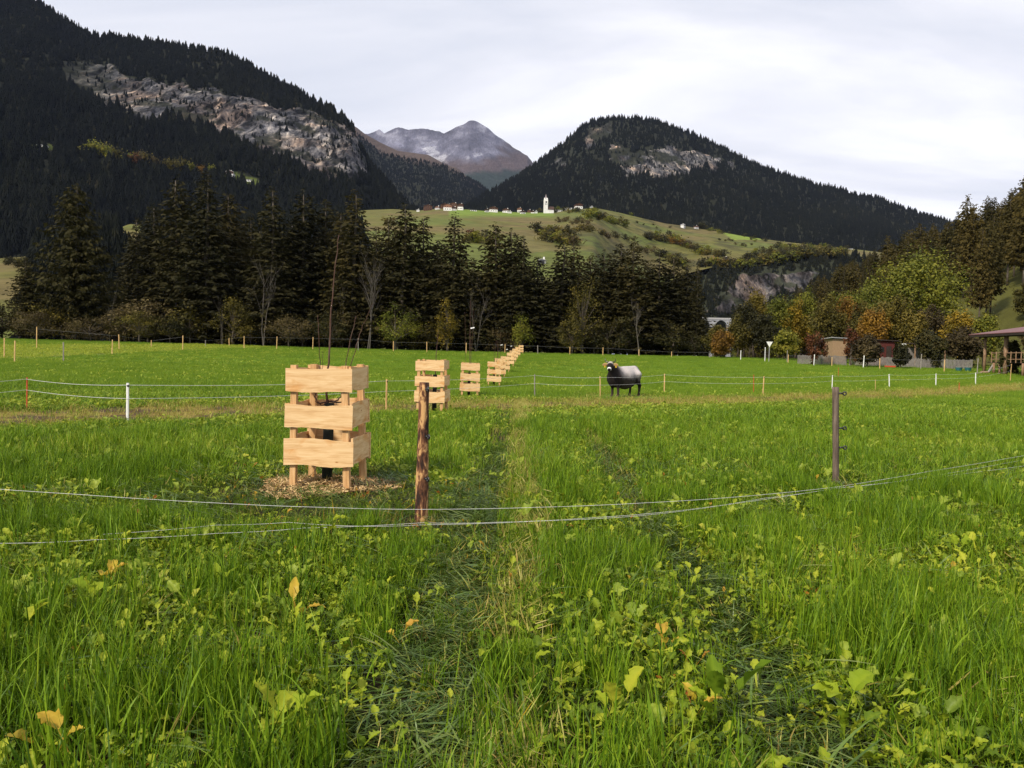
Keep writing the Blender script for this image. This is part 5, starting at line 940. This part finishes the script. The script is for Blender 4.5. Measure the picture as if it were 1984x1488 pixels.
VIL = [(811, 410, 6, 5, 0, 'w', 'tiny white shed at the left end of the village crest'), (826, 408, 17, 11, .2, 'b', 'brown timber chalet standing alone at the left of the village'), (848, 406, 9, 7, -.3, 'o', 'orange-brown barn between the lone chalet and the chalet cluster'), (858, 404, 13, 11, .35, 'b', 'dark brown chalet at the upper left of the chalet cluster'), (870, 408, 17, 13, .1, 'o', 'front chalet of the cluster with orange timber gable'), (881, 404, 15, 13, -.2, 'b', 'brown-roofed chalet at the upper right of the cluster'), (880, 408, 10, 8, .0, 'h', 'white half-timbered house low in the middle of the cluster'), (890, 407, 11, 14, -.1, 'h', 'tall white house at the right end of the chalet cluster'), (915, 409, 13, 4, 0, 'f', 'long low white building right of the chalet cluster'), (946, 411, 8, 7, .2, 'h', 'small white house left of the wide white house'), (957, 411, 17, 10, .1, 'h', 'wide white house with brown roof in the middle of the village'), (978, 412, 13, 8, -.3, 'h', 'white house with two roofs, right of the wide white house'), (990, 413, 7, 5, .3, 'w', 'little white garage by the middle of the village'), (1006, 411, 9, 10, 0, 'p', 'pinkish white house with an orange gable, left of the church'), (1013, 414, 10, 6, .2, 'h', 'low white house with red-brown roof left of the church'), (1023, 412, 7, 6, -.2, 'b', 'small brown house near the church'), (1030, 413, 7, 5, .1, 'h', 'small white house near the church'), (1038, 413, 6, 5, .3, 'w', 'smallest white house beside the church trees'), (1085, 408, 14, 8, .1, 'f', 'modern flat-roofed white house right of the church, lower one'), (1101, 405, 15, 8, -.1, 'f', 'modern flat-roofed white house right of the church, upper one'), (1119, 404, 15, 11, .2, 'h', 'white gabled house at the right of the village'), (1148, 404, 6, 5, .1, 'w', 'tiny white house at the right end of the village'), (1325, 441, 8, 8, .9, 'w', 'lone white gabled house on the meadow hill at the right'), (1348, 443, 8, 6, .3, 'o', 'orange-roofed barn beside the lone white gabled house'), (1405, 506, 8, 9, .2, 'd', 'dark wooden hay barn on the lower meadow'), (1646, 483, 9, 4, 0, 'f', 'white roof low at the right end of the meadow hill'), (1051, 509, 13, 10, -.25, 'w', 'white arched-front barn on the slope between the spruces')]
KM = {'w': (M_vw, M_vw, M_roofg), 'b': (M_vb, M_vb, M_vr), 'o': (M_vw, M_vo, M_vr), 'h': (M_vw, M_vb, M_vr), 'f': (M_vw, M_vw, M_roofg), 'p': (M_vw, M_vo, M_vr), 'd': (M_vb, M_vb, M_dkw)}
for (u, v, w, h, rz, k, lb) in VIL:
    P = on(g_hill, u, v); s = P[1] / FPX; a_, b_, c_ = KM[k]
    house(P, w * s * .92, h * s * 1.08, w * s * .8, rz, a_, b_, c_, lb, flat=k == 'f', win=w > 7, cat='barn' if 'barn' in lb else 'house')
for (u, v, w, h, k, lb) in [(446, 342, 13, 11, 'h', 'white house on the small green clearing of the left mountain'), (452, 344, 8, 6, 'w', 'white annex beside the house on the left mountain clearing'), (482, 350, 14, 5, 'f', 'low pale barn right of the white house on the left mountain clearing'), (82, 282, 18, 4, 'f', 'long pale barn on the left mountain clearing at the far left')]:
    P = on(g_left, u, v); s = P[1] / FPX; a_, b_, c_ = KM[k]; house(P, w * s, h * s * 1.2, w * s * .7, .25, a_, b_, M_roofg if k != 'h' else M_vw, lb, flat=k == 'f', win=True)
# church
P = on(g_hill, 1057, 413); s = P[1] / FPX; e_ = empty('church', P); tag(e_, 'white village church with a slender tower and pointed dark spire', 'church'); e_.rotation_euler = (0, 0, .18); tw = 7 * s; th = 24 * s
m = MB(); m.box((0, 0, th / 2 - 2), (tw, tw, th + 4)); tow = m.build('tower', M_vw, e_)
m = MB(); g_h = tw * .75
for a in (0, math.pi / 2):
    b2 = MB(); b2.prism([(-tw / 2, th), (tw / 2, th), (0, th + g_h)], -tw / 2 - .02, tw / 2 + .02); V = [Matrix.Rotation(a, 3, 'Z') @ Vector(p) for p in b2.v]; m.add(V, b2.f)
m.build('gable', M_vw, e_)
m = MB(); V = [(tw * .42 * math.cos(k * math.pi / 4 + .39), tw * .42 * math.sin(k * math.pi / 4 + .39), th + g_h * .25) for k in range(8)] + [(0, 0, th + 13 * s)]; m.add(V, [(k, (k + 1) % 8, 8) for k in range(8)]); m.build('spire', surf('grey spire shingle', [(.20, .17, .18), (.30, .26, .27)], .6), e_)
m = MB(); m.tube([(0, 0, th + 13 * s - .3), (0, 0, th + 13 * s + 1.6)], .12, 5); m.build('spire_cross', M_dkw, e_)
m = MB(); m.tube([(0, -tw / 2 - .12, th * .86), (0, -tw / 2 - .02, th * .86)], tw * .24, 14); m.build('clock_face', M_glass, tow)
for x in (-tw * .2, tw * .2):
    m = MB(); m.box((x, -tw / 2 - .04, th * .70), (.8, .12, 2.0)); m.build('belfry_window', M_glass, tow)
nw, nl, nh = 8, 9, 5
m = MB(); m.box((tw / 2 + nl / 2 + .02, 1, nh / 2 - 2), (nl, nw, nh + 4)); m.build('nave', M_vw, e_)
m = MB(); V = [(tw / 2 + .05, 1 - nw / 2 - .6, nh), (tw / 2 + .05, 1 + nw / 2 + .6, nh), (tw / 2 + .05, 1, nh + 5.5), (tw / 2 + nl + .6, 1 - nw / 2 - .6, nh), (tw / 2 + nl + .6, 1 + nw / 2 + .6, nh), (tw / 2 + nl + .6, 1, nh + 5.5)]; m.add(V, [(0, 1, 2), (3, 5, 4), (0, 2, 5, 3), (1, 4, 5, 2), (0, 3, 4, 1)]); m.build('nave_roof', M_vr, e_)
# viaduct across the gorge
Yv = 690.0; e_ = empty('viaduct', W(1380, 618, Yv)); tag(e_, 'white arched railway viaduct crossing the gorge right of the spruces', 'bridge'); M_conc = surf('pale masonry', [(.24, .25, .28), (.36, .37, .40)], scale=.5, rough=.85); sp = 15.0
e_.rotation_euler = (0, 0, .03)
m = MB(); m.box((0, 0, -.35), (sp * 5, 4.4, .7)); m.build('deck', M_conc, e_)
for y in (-2.1, 2.1):
    m = MB(); m.box((0, y, .55), (sp * 5, .12, 1.08)); m.build('parapet', M_metal, e_)
for k in range(-2, 3):
    cx0 = k * sp; ol = []
    for i in range(13): t = i / 12; ol.append((cx0 - sp / 2 + .05 + (sp / 2 - 1.6) * math.sin(t * math.pi / 2), -1.1 - 8.2 * (1 - math.cos(t * math.pi / 2))))
    L_ = [(cx0 - sp / 2 + .05, -.70)] + ol; Rr = [(2 * cx0 - x, z) for x, z in L_][::-1]; m = MB(); m.prism(L_ + [(cx0 - 1.7, -46), (cx0 + 1.7, -46)] + Rr, -1.9, 1.9); m.build('pier', M_conc, e_)

# ================================================================== the crop and the turf
M_blade = foliage('grass blades', [(.014, .038, .003), (.062, .130, .005), (.125, .220, .008), (.205, .300, .014), (.36, .36, .05)], trans=.22, wA=.6, rough=.5, spec=.18, pos=[0, .3, .58, .82, 1])
M_flat = foliage('trodden grass blades', [(.024, .055, .007), (.062, .115, .014), (.105, .170, .030), (.22, .26, .05), (.48, .42, .17)], trans=.25, wA=.65, rough=.36, spec=.45, pos=[0, .3, .6, .84, 1])
M_straw = foliage('dry grass', [(.15, .11, .03), (.32, .24, .065), (.26, .28, .04), (.50, .42, .16)], trans=.2, wA=.5, rough=.7)
M_weed = foliage('weed leaves', [(.030, .065, .005), (.100, .160, .008), (.22, .285, .014), (.42, .43, .035)], trans=.28, wA=.6, rough=.55, spec=.2)
M_must = foliage('pale broad leaves', [(.11, .175, .016), (.22, .30, .024), (.33, .40, .04), (.46, .43, .05)], trans=.4, wA=.5, rough=.5, spec=.3)
M_yel = foliage('yellowed leaves', [(.35, .22, .02), (.50, .33, .03), (.46, .24, .03), (.30, .07, .02)], trans=.4, wA=.8, rough=.5)

def ribbon(r, base, az, h, lean, w, seg, flat=0.0, twist=.25):
    """one grass blade: a bent, tapering strip"""
    d = np.array([math.cos(az), math.sin(az), 0]); s0 = np.array([-d[1], d[0], 0]); P = []
    for i in range(seg + 1):
        t = i / seg; ang = flat + lean * t ** 1.4 if not flat else flat + lean * t
        P.append((t, ang))
    p = np.array(base, float); pts = [p.copy()]
    for i in range(seg): a = P[i][1]; p = p + (np.array([0, 0, 1]) * math.cos(a) + d * math.sin(a)) * h / seg; pts.append(p.copy())
    V = []; tw = r.normal(0, twist)
    for i, q in enumerate(pts):
        t = i / seg; ww = w * (1 - t ** 2.2) * (.65 + .35 * min(1, t * 4)); s = s0 * math.cos(tw * t * 3) + d * math.sin(tw * t * 3)
        if i == seg: V.append(q)
        else: V += [q - s * ww / 2, q + s * ww / 2]
    F = [(2 * i, 2 * i + 1, 2 * i + 3, 2 * i + 2) for i in range(seg - 1)] + [(2 * seg - 2, 2 * seg - 1, 2 * seg)]
    return V, F
def tuft(name, seed, n, h, spread, lean, w, seg, m, flat=False, hv=.35):
    r = np.random.default_rng(seed); V = []; F = []; bc = []
    for i in range(n):
        bs = np.append(r.normal(0, spread, 2), -.01); az = r.uniform(0, 6.28); hh = h * r.uniform(1 - hv, 1 + hv * .6)
        if flat: bs[2] = r.uniform(.0, .07); v, f = ribbon(r, bs, r.normal(0, .75), hh, r.uniform(.1, .7), w * r.uniform(.7, 1.3), seg, flat=r.uniform(.9, 1.45))
        else: v, f = ribbon(r, bs, az, hh, abs(r.normal(0, lean)) + .06, w * r.uniform(.6, 1.3), seg)
        b = len(V); V += v; F += [tuple(q + b for q in x) for x in f]; bc += [r.random()] * len(v)
    return bpy.data.objects.new(name, mesh_np(name, V, F, m, False, {'bc': bc}))
def leaf(r, base, az, stalk, L, w, rise, droop, cup=.22, wav=.14, lobes=0.0):
    """a stalked obovate leaf"""
    d = np.array([math.cos(az), math.sin(az), 0]); s = np.array([-d[1], d[0], 0]); up = np.array([0, 0, 1.0]); V = []; F = []; nu = 10; p = np.array(base, float); a = rise
    st = [p.copy()]
    for i in range(3): p = p + (d * math.cos(a) + up * math.sin(a)) * stalk / 3; a -= droop * .1; st.append(p.copy())
    for i, q in enumerate(st): V += [q - s * .003, q + s * .003]
    for i in range(3): F.append((2 * i, 2 * i + 1, 2 * i + 3, 2 * i + 2))
    b = len(V)
    for i in range(nu + 1):
        t = i / nu; wd = w * (math.sin(math.pi * (t ** .75) * .93 + .10)) * (1 + lobes * math.sin(t * 22 + 1)); n_ = -d * math.sin(a) + up * math.cos(a)
        for k in (-1, -.5, 0, .5, 1): V.append(p + s * wd * k / 2 + n_ * (abs(k) * wd * cup + r.normal(0, wav) * wd * abs(k)))
        p = p + (d * math.cos(a) + up * math.sin(a)) * L / nu; a -= droop / nu
    for i in range(nu):
        for k in range(4): q = b + i * 5 + k; F.append((q, q + 1, q + 6, q + 5))
    return V, F
def leafy(name, seed, n, stalk, L, w, m, rise=(.6, 1.3), droop=.9, lobes=0.0, spread=.02, as_obj=True):
    r = np.random.default_rng(seed); V = []; F = []; bc = []
    for i in range(n):
        k = r.uniform(.6, 1.15); v, f = leaf(r, (r.normal(0, spread), r.normal(0, spread), 0), 6.28 * i / n + r.normal(0, .5), stalk * k * r.uniform(.6, 1.2), L * k, w * k, r.uniform(*rise), droop * r.uniform(.3, 1.5), lobes=lobes)
        b = len(V); V += v; F += [tuple(q + b for q in x) for x in f]; q_ = r.random() + r.normal(0, .05, len(v)); q_[10::5] += .22; bc += list(np.clip(q_, 0, 1))
    me = mesh_np(name, V, F, m, True, {'bc': bc}); return bpy.data.objects.new(name, me) if as_obj else me
TALL = [tuft('tall_grass', 10 + k, 15, .29, .035, .95, .0078, 6, M_blade) for k in range(7)]
MEDG = [tuft('low_grass', 30 + k, 14, .15, .06, 1.35, .006, 5, M_blade) for k in range(5)]
FLATG = [tuft('flat_grass', 50 + k, 14, .23, .06, .9, .0095, 5, M_flat, flat=True) for k in range(5)]
STRAW = [tuft('straw', 70 + k, 14, .11, .07, 1.1, .006, 3, M_straw) for k in range(4)]
WEED = [leafy('weed', 90 + k, 12, .05, .042, .027, M_weed, spread=.06, lobes=.16) for k in range(6)]
MUST = [leafy('broadleaf', 110 + k, 5, .085, .080, .050, M_must, lobes=.16) for k in range(6)]
YELL = [leafy('yellow_leaf', 130 + k, 2, .08, .055, .032, M_yel, lobes=.14) for k in range(3)] + [tuft('red_blade', 140, 2, .2, .02, .8, .007, 4, M_yel)]
M_bfar = foliage('field crop blades', [(.050, .105, .007), (.110, .190, .011), (.170, .265, .017), (.27, .34, .030)], trans=.35, wA=.5, rough=.5)
FART = [tuft('field_tuft', 150 + k, 46, .24, .17, .7, .014, 3, M_bfar) for k in range(5)]
FARW = [leafy('field_weed', 170 + k, 16, .09, .085, .06, M_must, spread=.16) for k in range(4)]

def pts_in(y0, y1, dens, keep=None, marg=3.4):
    """random ground points over the visible wedge of the field"""
    k = .70; A = (y1 * y1 - y0 * y0) * k + 2 * marg * (y1 - y0); n = int(A * dens); u = rng.random(n); y = np.sqrt(y0 * y0 + u * (y1 * y1 - y0 * y0)); x = rng.uniform(-1, 1, n) * (y * k + marg)
    p = np.stack([x, y], 1)
    if keep is not None: p = p[rng.random(len(p)) < keep(p[:, 0], p[:, 1])]
    return p
def lay(name, protos, p, sc, tint, label, cat, tilt=.12, zoff=0.0, wid=None, rz=None):
    n = len(p); z = ground_z(p[:, 0], p[:, 1]) - .035 * wheel(p[:, 0], p[:, 1]) + zoff; w = sc * rng.uniform(.85, 1.15, n) if wid is None else wid
    lowc = .22 + .78 * sstep(1.0, 2.6, np.hypot(p[:, 0] - COW_XY[0], np.where(p[:, 1] < COW_XY[1], .55, 1) * (p[:, 1] - COW_XY[1]))); sc = sc * lowc
    r = np.stack([rng.normal(0, tilt, n), rng.normal(0, tilt, n), rng.uniform(0, 6.28, n) if rz is None else rz], 1)
    return tag(scatter(name, protos, np.stack([p, z], 1) if p.ndim == 1 else np.column_stack([p, z]), r, np.stack([w, w, sc], 1), np.clip(tint, 0, 1)), label, cat, kind='stuff')
NEAR_POSTS = [(float(pA[0]), float(pA[1])), (float(pB[0]), float(pB[1]))]
def tallness(x, y): return .52 + .75 * fbm(x * .55 + 5, y * .40, o=3) + .18 * np.sin((x + .1 * np.sin(y)) * 3.9) * .6
def strawline(x, y): return np.clip(1 - np.abs(x - .02 - .014 * (np.clip(y, 2, 20) - 3) - .04 * np.sin(y * 1.3) - .10 * fbm(y * .4, 2 + 0 * y, o=2)) / .22, 0, 1) * sstep(.26, .46, fbm(x * 2 + 3, y * .8, o=2))
def no_crate(x, y):
    k = np.ones(x.shape)
    for i, q in enumerate(CRATES[:4]): k *= sstep(.62 if i == 0 else .30, .95 if i == 0 else .5, np.hypot((x - q[0]) / 1.1, y - q[1]))
    return k
def clear_view(x, y):
    """the turf round the first guard is mown lower"""
    q = CRATES[0]; k = .28 + .72 * sstep(.8, 2.1, np.hypot((x - q[0]) * .9, (y - q[1] + .5) * .8))
    for (a, b) in NEAR_POSTS: k = k * (.30 + .70 * sstep(.25, .85, np.hypot((x - a * (y / b)) * 1.5, np.where(y < b, (b - y) * .62, (y - b) * 2.0))))
    return k
def short(x, y):
    """1 where the crop stands, 0 on the worn track"""
    return sstep(1.5, 2.9, strip_d(x, y))
def graded(x, y):
    """the crop is cropped lower towards the worn track"""
    return .30 + .55 * sstep(1.5, 6.5, strip_d(x, y))
def tinted(x, y, base=.45): return base + .75 * (fbm(x * .35, y * .35 + 8, o=3) - .5) + rng.normal(0, .13, len(x))
# foreground, 2.2 - 9 m
kp = lambda x, y: np.clip(no_crate(x, y) * (1 - .80 * wheel(x, y)) * (1 - .6 * strawline(x, y)) * (.12 + .88 * sstep(.44, .58, fbm(x * 1.5, y * 1.2 + 3, o=3) + .04 * (x > 1.9))), 0, 1)
p = pts_in(2.0, 9.5, 190, kp); lay('grass_foreground', TALL, p, tallness(p[:, 0], p[:, 1]) * rng.uniform(.6, 1.25, len(p)) * clear_view(p[:, 0], p[:, 1]), tinted(p[:, 0], p[:, 1], .47), 'tall green grass of the near foreground', 'grass')
p = pts_in(2.0, 9.5, 120, lambda x, y: no_crate(x, y) ** .5 * (1 - .4 * wheel(x, y))); lay('grass_low', MEDG, p, clear_view(p[:, 0], p[:, 1]) * rng.uniform(.5, 1.35, len(p)) * (1 - .4 * wheel(p[:, 0], p[:, 1])), tinted(p[:, 0], p[:, 1], .5), 'short grass between the tall tufts of the foreground', 'grass', .3)
p = pts_in(2.0, 9.5, 88, lambda x, y: no_crate(x, y) * (1 - .85 * wheel(x, y)) * (.15 + .85 * sstep(.60, .44, fbm(x * 1.5, y * 1.2 + 3, o=3)))); lay('weeds_foreground', WEED, p, clear_view(p[:, 0], p[:, 1]) * rng.uniform(.6, 1.6, len(p)), tinted(p[:, 0], p[:, 1], .5), 'small leafy weeds among the foreground grass', 'weeds', .2, .03)
kf = lambda x, y: np.clip(wheel(x, y) * sstep(.30, .5, fbm(x * 1.2 + 9, y * .8, o=3) + .12) + .13, 0, 1)
p = pts_in(2.0, 13, 270, kf); lay('trodden_grass', FLATG, p, rng.uniform(.6, 1.15, len(p)), tinted(p[:, 0], p[:, 1], .50), 'flattened blue-green grass in the wheel ruts', 'grass', .18, .02, rz=rng.normal(-1.6, .9, len(p)))
p = pts_in(2.0, 16, 95, lambda x, y: np.clip(wheel(x, y) * sstep(.44, .58, fbm(x * 1.2 + 9, y * .5, o=3)) + .10, 0, 1)); lay('straw_ruts', STRAW, p, rng.uniform(.6, 1.3, len(p)), rng.random(len(p)), 'dry straw in the wheel ruts', 'dry grass', .5, .02)
p = pts_in(2.0, 26, 260, strawline)
lay('pale_straw', STRAW, p, rng.uniform(.8, 1.6, len(p)), .45 + .55 * rng.random(len(p)), 'pale straw line along the right side of the left wheel rut', 'dry grass', .5, .05, wid=rng.uniform(.8, 1.5, len(p)))
p = pts_in(2.2, 9.5, 9, lambda x, y: no_crate(x, y) * (1 - .7 * wheel(x, y)) * sstep(.34, .6, fbm(x * .6 + 20, y * .6, o=2))); lay('broadleaf_cover', MUST, p, rng.uniform(.55, 1.35, len(p)), rng.random(len(p)), 'pale broad-leaved seedlings among the foreground grass', 'weeds', .25, .05)
p = pts_in(2.2, 10, 3.0); lay('yellow_leaves', YELL, p, rng.uniform(.5, 1.2, len(p)), rng.random(len(p)), 'yellow and red leaves dotted in the foreground grass', 'leaves', .5, .06)
# middle ground, 9 - 30 m
km = lambda x, y: np.clip(no_crate(x, y) * short(x, y) * (1 - .85 * wheel(x, y)) * (1 - .6 * strawline(x, y)), 0, 1)
p = pts_in(9.0, 19, 80, km); lay('grass_middle', TALL, p, (.25 + .75 * graded(p[:, 0], p[:, 1])) * clear_view(p[:, 0], p[:, 1]) * tallness(p[:, 0], p[:, 1]) * rng.uniform(.65, 1.25, len(p)), tinted(p[:, 0], p[:, 1], .66), 'green grass between the near posts and the worn track', 'grass', wid=rng.uniform(1.1, 1.7, len(p)))
p = pts_in(18, 34, 36, km); lay('grass_beyond', TALL, p, graded(p[:, 0], p[:, 1]) * tallness(p[:, 0], p[:, 1]) * rng.uniform(.7, 1.25, len(p)), tinted(p[:, 0], p[:, 1], .74), 'green grass around the worn track', 'grass', wid=rng.uniform(1.8, 2.8, len(p)))
p = pts_in(9, 30, 24, km); lay('weeds_middle', WEED + MUST, p, rng.uniform(.7, 1.3, len(p)), .35 + .5 * rng.random(len(p)), 'leafy weeds in the middle of the field', 'weeds', .2, .05)
p = pts_in(9, 70, 22, lambda x, y: (1 - sstep(2.0, 3.2, strip_d(x, y))) * sstep(.64, .46, fbm(x * 1.6 + 40, y * 1.6, o=3))); lay('dry_turf', STRAW, p, rng.uniform(.7, 1.7, len(p)), rng.random(len(p)), 'dry yellowed turf along the worn track', 'dry grass', .4, wid=rng.uniform(1.4, 2.6, len(p)))
p = pts_in(9, 70, 5, lambda x, y: (1 - sstep(2.0, 3.2, strip_d(x, y)))); lay('track_tufts', MEDG, p, rng.uniform(.5, 1.2, len(p)), .6 + .3 * rng.random(len(p)), 'scattered green tufts on the worn track', 'grass', .2, wid=rng.uniform(1.4, 2.2, len(p)))
# far field
def kfar(x, y): pz, vz = gzone(x, y); xb = np.interp(y, [60, 100, 130], [96, 70, 74]); return short(x, y) * (1 - .6 * pz) * np.where(vz, .5, 1) * (x < xb)
p = pts_in(31, 70, 7.0, kfar); tt = tinted(p[:, 0], p[:, 1], .60); lay('field_grass', FART, p, rng.uniform(.55, 1.15, len(p)) * (.8 + .5 * fbm(p[:, 0] * .2, p[:, 1] * .2)), tt, 'bright green crop on the far half of the field', 'grass', .1, -.03)
p = pts_in(68, 140, 3.0, kfar); pz, vz = gzone(p[:, 0], p[:, 1]); lay('field_grass_edge', FART, p, rng.uniform(.5, 1.0, len(p)) * np.where(vz, .7, 1), np.where(vz, .02, tinted(p[:, 0], p[:, 1], .58)), 'green crop along the far edge of the field', 'grass', .1, -.03, wid=rng.uniform(1.2, 1.7, len(p)))
p = pts_in(30, 120, .75, lambda x, y: kfar(x, y) * sstep(.45, .62, fbm(x * .09 + 3, y * .09, o=3) + .22 * sstep(10, -40, x))); lay('field_weeds', FARW, p, rng.uniform(.7, 1.5, len(p)), .3 + .6 * rng.random(len(p)), 'pale leafy weeds scattered over the far field', 'weeds', .1)
p = pts_in(48, 135, 3.2, lambda x, y: gzone(x, y)[0].astype(float)); lay('pale_crop', FARW, p, rng.uniform(.8, 1.5, len(p)), .6 + .4 * rng.random(len(p)), 'pale leafy crop strip at the far left of the field', 'crop', .15)

# the large broad-leaved plants that stand out in the foreground
M_mo = foliage('large broad leaves', LEAF_ := [(.10, .17, .010), (.19, .28, .016), (.31, .39, .025), (.42, .42, .035)], trans=.4, inst=False, wA=.6, rough=.6, spec=.12)
M_yo = foliage('large yellow leaves', [(.40, .30, .03), (.55, .40, .04), (.50, .28, .04)], trans=.4, inst=False, wA=.7, rough=.5)
BIG = [(548, 1440, 6, .14, .085, 'g', 'large pale broad-leaved plant at the bottom of the picture, left of centre'), (1392, 1400, 5, .17, .09, 'g', 'largest upright pale green leaf plant at the bottom, right of centre'), (1348, 1392, 2, .12, .06, 'y', 'bright yellow leaves left of the largest upright pale green plant'), (40, 1235, 4, .13, .075, 'g', 'pale lobed leaf plant low at the left edge'), (175, 1175, 5, .12, .075, 'g', 'cluster of olive broad leaves at the left, above the lobed plant'), (1850, 1062, 3, .11, .085, 'g', 'pair of round pale leaves standing at the right, far from the posts'), (620, 1022, 4, .13, .09, 'g', 'yellow-green broad leaves just below the nearest tree guard'), (1040, 1282, 3, .11, .07, 'g', 'pale leaf plant in the middle of the foreground between the ruts'), (1645, 1392, 2, .11, .09, 'g', 'single round pale leaf low at the right'), (125, 1462, 3, .13, .08, 'y', 'yellowish broad leaves in the bottom left corner'), (425, 1140, 3, .12, .055, 'g', 'narrow pale leaves standing up at the left of the foreground'), (220, 1120, 4, .12, .07, 'y', 'orange-tinged pale leaves in the left foreground'), (585, 1195, 3, .12, .05, 'y', 'upright yellow leaf in the left middle of the foreground'), (785, 1240, 2, .09, .055, 'y', 'small bright yellow lobed leaf left of the central rut'), (1295, 1262, 3, .09, .06, 'y', 'yellow leaves low in the grass right of the central strip'), (1360, 1040, 2, .10, .06, 'g', 'pale leaf standing over the second rut'), (1190, 1400, 3, .11, .075, 'g', 'pale leaves at the bottom beside the central grass strip')]
for i, (u, v, n, L, w, k, lb) in enumerate(BIG):
    g_ = G(u, v + 30); o = obj('broadleaf_plant', leafy('broadleaf_plant', 200 + i, n, L * .9, L, w, M_mo if k == 'g' else M_yo, rise=(.85, 1.45), droop=.8, lobes=.10, as_obj=False)); o.location = tuple(g_ + np.array([0, 0, .07])); tag(o, lb, 'plant')

# ================================================================== the valley air
M_haze, hn, hlk, hout = mat('valley haze'); pv = hn.new('ShaderNodeVolumePrincipled'); pv.inputs['Color'].default_value = (.50, .62, 1.0, 1); pv.inputs['Density'].default_value = 1.05e-5; pv.inputs['Anisotropy'].default_value = 0.0; hlk.new(pv.outputs[0], hout.inputs['Volume'])
hb = MB(); hb.box((0, 12400, 1150), (56000, 29000, 2900)); tag(hb.build('haze', M_haze), kind='stuff')
